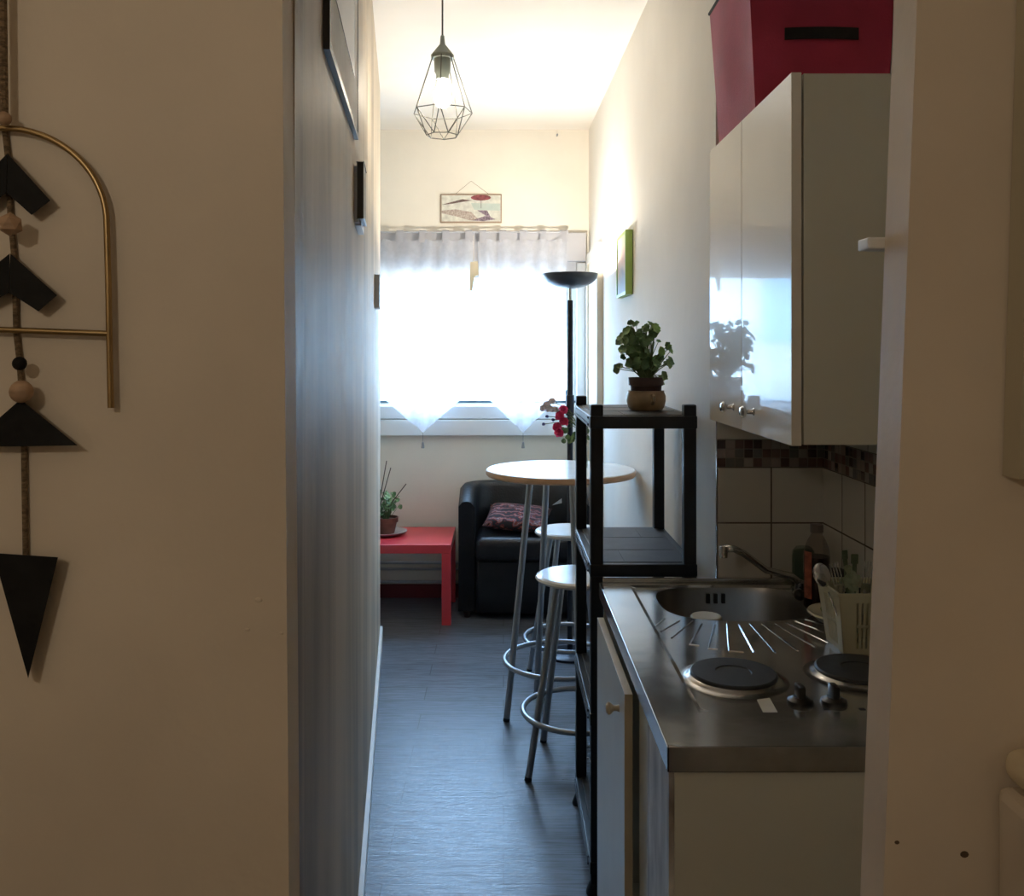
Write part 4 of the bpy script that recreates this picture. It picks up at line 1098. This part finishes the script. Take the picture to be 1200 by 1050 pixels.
# base cabinet
KC = thing('base_cabinet', 'cream kitchen base cabinet with a white door under the steel worktop', 'cabinet', (.58, 2.0, 0))
ct = KZ-.044
b = nb(); box(b, .278, KX1, KY0+.008, KY0+.026, 0, ct); box(b, .278, KX1, KY1-.018, KY1, 0, ct); box(b, .30, KX1, KY0+.026, KY1-.018, .06, .076); box(b, KX1-.006, KX1, KY0+.026, KY1-.018, .06, ct)
obj('body', b, M['kitchen_cream'], KC)
b = nb(); box(b, .269, .278, KY0+.010, 1.70, 0.02, ct-.003, .001); obj('filler_strip', b, M['marbled'], KC)
b = nb(); box(b, .275, .292, 1.70, 1.84, .02, ct-.003); obj('end_stile', b, M['kitchen_cream'], KC)
dr2y0, dr2y1 = 1.868, 2.41
b = nb(); box(b, .2485, .2655, dr2y0, dr2y1, .06, .838, .001)
dd = obj('door', b, [M['door_white'], M['door_edge']], KC)
for f in dd.data.polygons:
    if f.normal.y < -.8 or f.normal.z > .8: f.material_index = 1
kk = P(723, 831, 2.02)
b = nb(); b3 = nb()
lathe(b3, [(0, 0), (.008, 0), (.006, .005), (.006, .012), (.013, .020), (.013, .024), (.009, .028), (0, .029)], 0, 0, 20)
for v in b3.verts: v.co = Vector((-v.co.z, v.co.x, v.co.y))
bmesh.ops.translate(b3, verts=b3.verts, vec=(.2485, 1.955, P(0, 831, 1.95).z)); b.free()
obj('door_knob', b3, M['door_edge'], dd, SM)

# wall cabinet
UX, UY0, UY1, UZ0, UZ1 = .560, 1.77, 2.470, 1.360, 2.083
uc = thing('kitchen_wall_cabinet', 'glossy cream wall cabinet with two doors hung over the kitchen sink', 'cabinet', (.72, 2.1, UZ0))
b = nb(); box(b, UX+.024, .886, UY0, UY1, UZ0, UZ1, .001); obj('body', b, M['kitchen_cream'], uc)
ug = 2.140
for (a0, a1, ky2) in ((UY0-.001, ug-.0015, 2.035), (ug+.0015, UY1, 2.215)):
    b = nb(); box(b, UX, UX+.020, a0, a1, UZ0-.002, UZ1+.002, .0012); dd = obj('door', b, M['gloss_cream'], uc)
    b3 = nb(); lathe(b3, [(0, 0), (.009, 0), (.006, .004), (.005, .016), (.012, .020), (.014, .025), (.010, .031), (0, .033)], 0, 0, 20)
    for v in b3.verts: v.co = Vector((-v.co.z, v.co.x, v.co.y))
    bmesh.ops.translate(b3, verts=b3.verts, vec=(UX, ky2, 1.407)); obj('door_knob', b3, M['chrome'], dd, SM)

# magenta storage box
mb = thing('storage_box', 'magenta fabric storage box with black handle on top of the kitchen wall cabinet', 'box', (.72, 2.24, UZ1+.003))
z0, z1 = UZ1+.004, UZ1+.365
b = nb()
lo = [(.575, 2.075), (.874, 2.075), (.874, 2.425), (.575, 2.425)]; hi = [(.553, 2.06), (.884, 2.06), (.884, 2.44), (.553, 2.44)]
nzz = 8; grid = []
for j in range(nzz+1):
    f = j/nzz; row = []
    for s in range(4):
        for k in range(8):
            t = k/8; xa = lo[s][0]*(1-t)+lo[(s+1) % 4][0]*t; ya = lo[s][1]*(1-t)+lo[(s+1) % 4][1]*t
            xb = hi[s][0]*(1-t)+hi[(s+1) % 4][0]*t; yb = hi[s][1]*(1-t)+hi[(s+1) % 4][1]*t
            wv = .006*math.sin(f*PI)*math.sin(t*PI*2+s)
            row.append(b.verts.new((xa*(1-f)+xb*f+(wv if s in (1, 3) else 0), ya*(1-f)+yb*f+(wv*.5 if s in (0, 2) else 0), z0+(z1-z0)*f)))
    grid.append(row)
nn_ = 32
for j in range(nzz):
    for k in range(nn_): b.faces.new((grid[j][k], grid[j][(k+1) % nn_], grid[j+1][(k+1) % nn_], grid[j+1][k]))
b.faces.new(grid[0][::-1]); b.faces.new(grid[-1])
obj('fabric_body', b, M['red_fabric'], mb, SM)
b = nb(); tube(b, [(.553, 2.06, z1), (.884, 2.06, z1), (.884, 2.44, z1), (.553, 2.44, z1)], .005, 8, closed=True); obj('piping', b, M['black_fabric'], mb)
b = nb(); hx0, hx1, hz0, hz1 = P(921, 0, 2.055).x, P(1008, 0, 2.055).x, P(0, 45, 2.055).z, P(0, 31, 2.055).z
ns = 10; gr = []
for k in range(ns+1):
    t = k/ns; x = hx0+(hx1-hx0)*t; y = 2.0665-.004-.007*math.sin(t*PI)
    gr.append([b.verts.new((x, y, hz0-.0)), b.verts.new((x, y, hz1)), b.verts.new((x, y+.002, hz1)), b.verts.new((x, y+.002, hz0))])
for a_, c_ in zip(gr[:-1], gr[1:]):
    for k in range(4): b.faces.new((a_[k], a_[(k+1) % 4], c_[(k+1) % 4], c_[k]))
b.faces.new(gr[0]); b.faces.new(gr[-1][::-1])
obj('handle', b, M['black_fabric'], mb)

# small nail on the window wall ceiling line, filled holes on the entry wall
def dab(pts_, wallname): pass
b = nb(); tube(b, [(P(653, 0, 5.7).x, YF, P(0, 158, 5.7).z), (P(653, 0, 5.7).x, YF-.03, P(0, 158, 5.7).z)], .006, 8); tag(obj('wall_hook', b, M['grey_frame']), 'tiny hook near the ceiling above the window', 'hook')

# ------------------------------------------------------------------ light
wd = bpy.data.worlds.new('sky'); sc.world = wd; wd.use_nodes = True; nt = wd.node_tree
bg = nt.nodes['Background']
tc = nt.nodes.new('ShaderNodeTexCoord'); sp_ = nt.nodes.new('ShaderNodeSeparateXYZ'); nt.links.new(tc.outputs['Generated'], sp_.inputs[0])
rp = nt.nodes.new('ShaderNodeValToRGB'); e = rp.color_ramp.elements
e[0].position = .45; e[0].color = (.42, .50, .55, 1); e[1].position = .52; e[1].color = (.36, .63, 1.0, 1)
mr = nt.nodes.new('ShaderNodeMapRange'); mr.inputs['From Min'].default_value = -1; nt.links.new(sp_.outputs[2], mr.inputs[0]); nt.links.new(mr.outputs[0], rp.inputs[0])
nt.links.new(rp.outputs[0], bg.inputs['Color']); bg.inputs['Strength'].default_value = 31.0

ld = bpy.data.lights.new('sky_portal', 'AREA'); ld.shape = 'RECTANGLE'; ld.size = WX1-WX0; ld.size_y = WZ1-WZ0; ld.cycles.is_portal = True
lo_ = bpy.data.objects.new('sky_portal', ld); C.objects.link(lo_); lo_.location = ((WX0+WX1)/2, YF+.2, (WZ0+WZ1)/2); lo_.rotation_euler = (-PI/2, 0, 0)

ld = bpy.data.lights.new('entry_lamp', 'POINT'); ld.energy = 7.6; ld.color = (1.0, .86, .68); ld.shadow_soft_size = .05
lo_ = bpy.data.objects.new('entry_lamp', ld); C.objects.link(lo_); lo_.location = (-.70, -.45, 2.10)

# ------------------------------------------------------------------ camera
cd = bpy.data.cameras.new('camera'); cam = bpy.data.objects.new('camera', cd); C.objects.link(cam); sc.camera = cam
cam.location = (0, 0, H); cam.rotation_euler = (PI/2, 0, 0)
cd.sensor_width = 36; cd.lens = F/1200*36; cd.shift_x = (600-PX)/1200; cd.shift_y = -(525-PY)/1200; cd.clip_start = .02
sc.view_settings.view_transform = 'Standard'; sc.view_settings.look = 'None'; sc.view_settings.gamma = 1; sc.view_settings.exposure = .1
sc.view_settings.use_curve_mapping = False
sc.cycles.use_denoising = True
sc.cycles.max_bounces = 10; sc.cycles.diffuse_bounces = 6; sc.cycles.transparent_max_bounces = 16
sc.cycles.sample_clamp_indirect = 6; sc.cycles.caustics_reflective = False
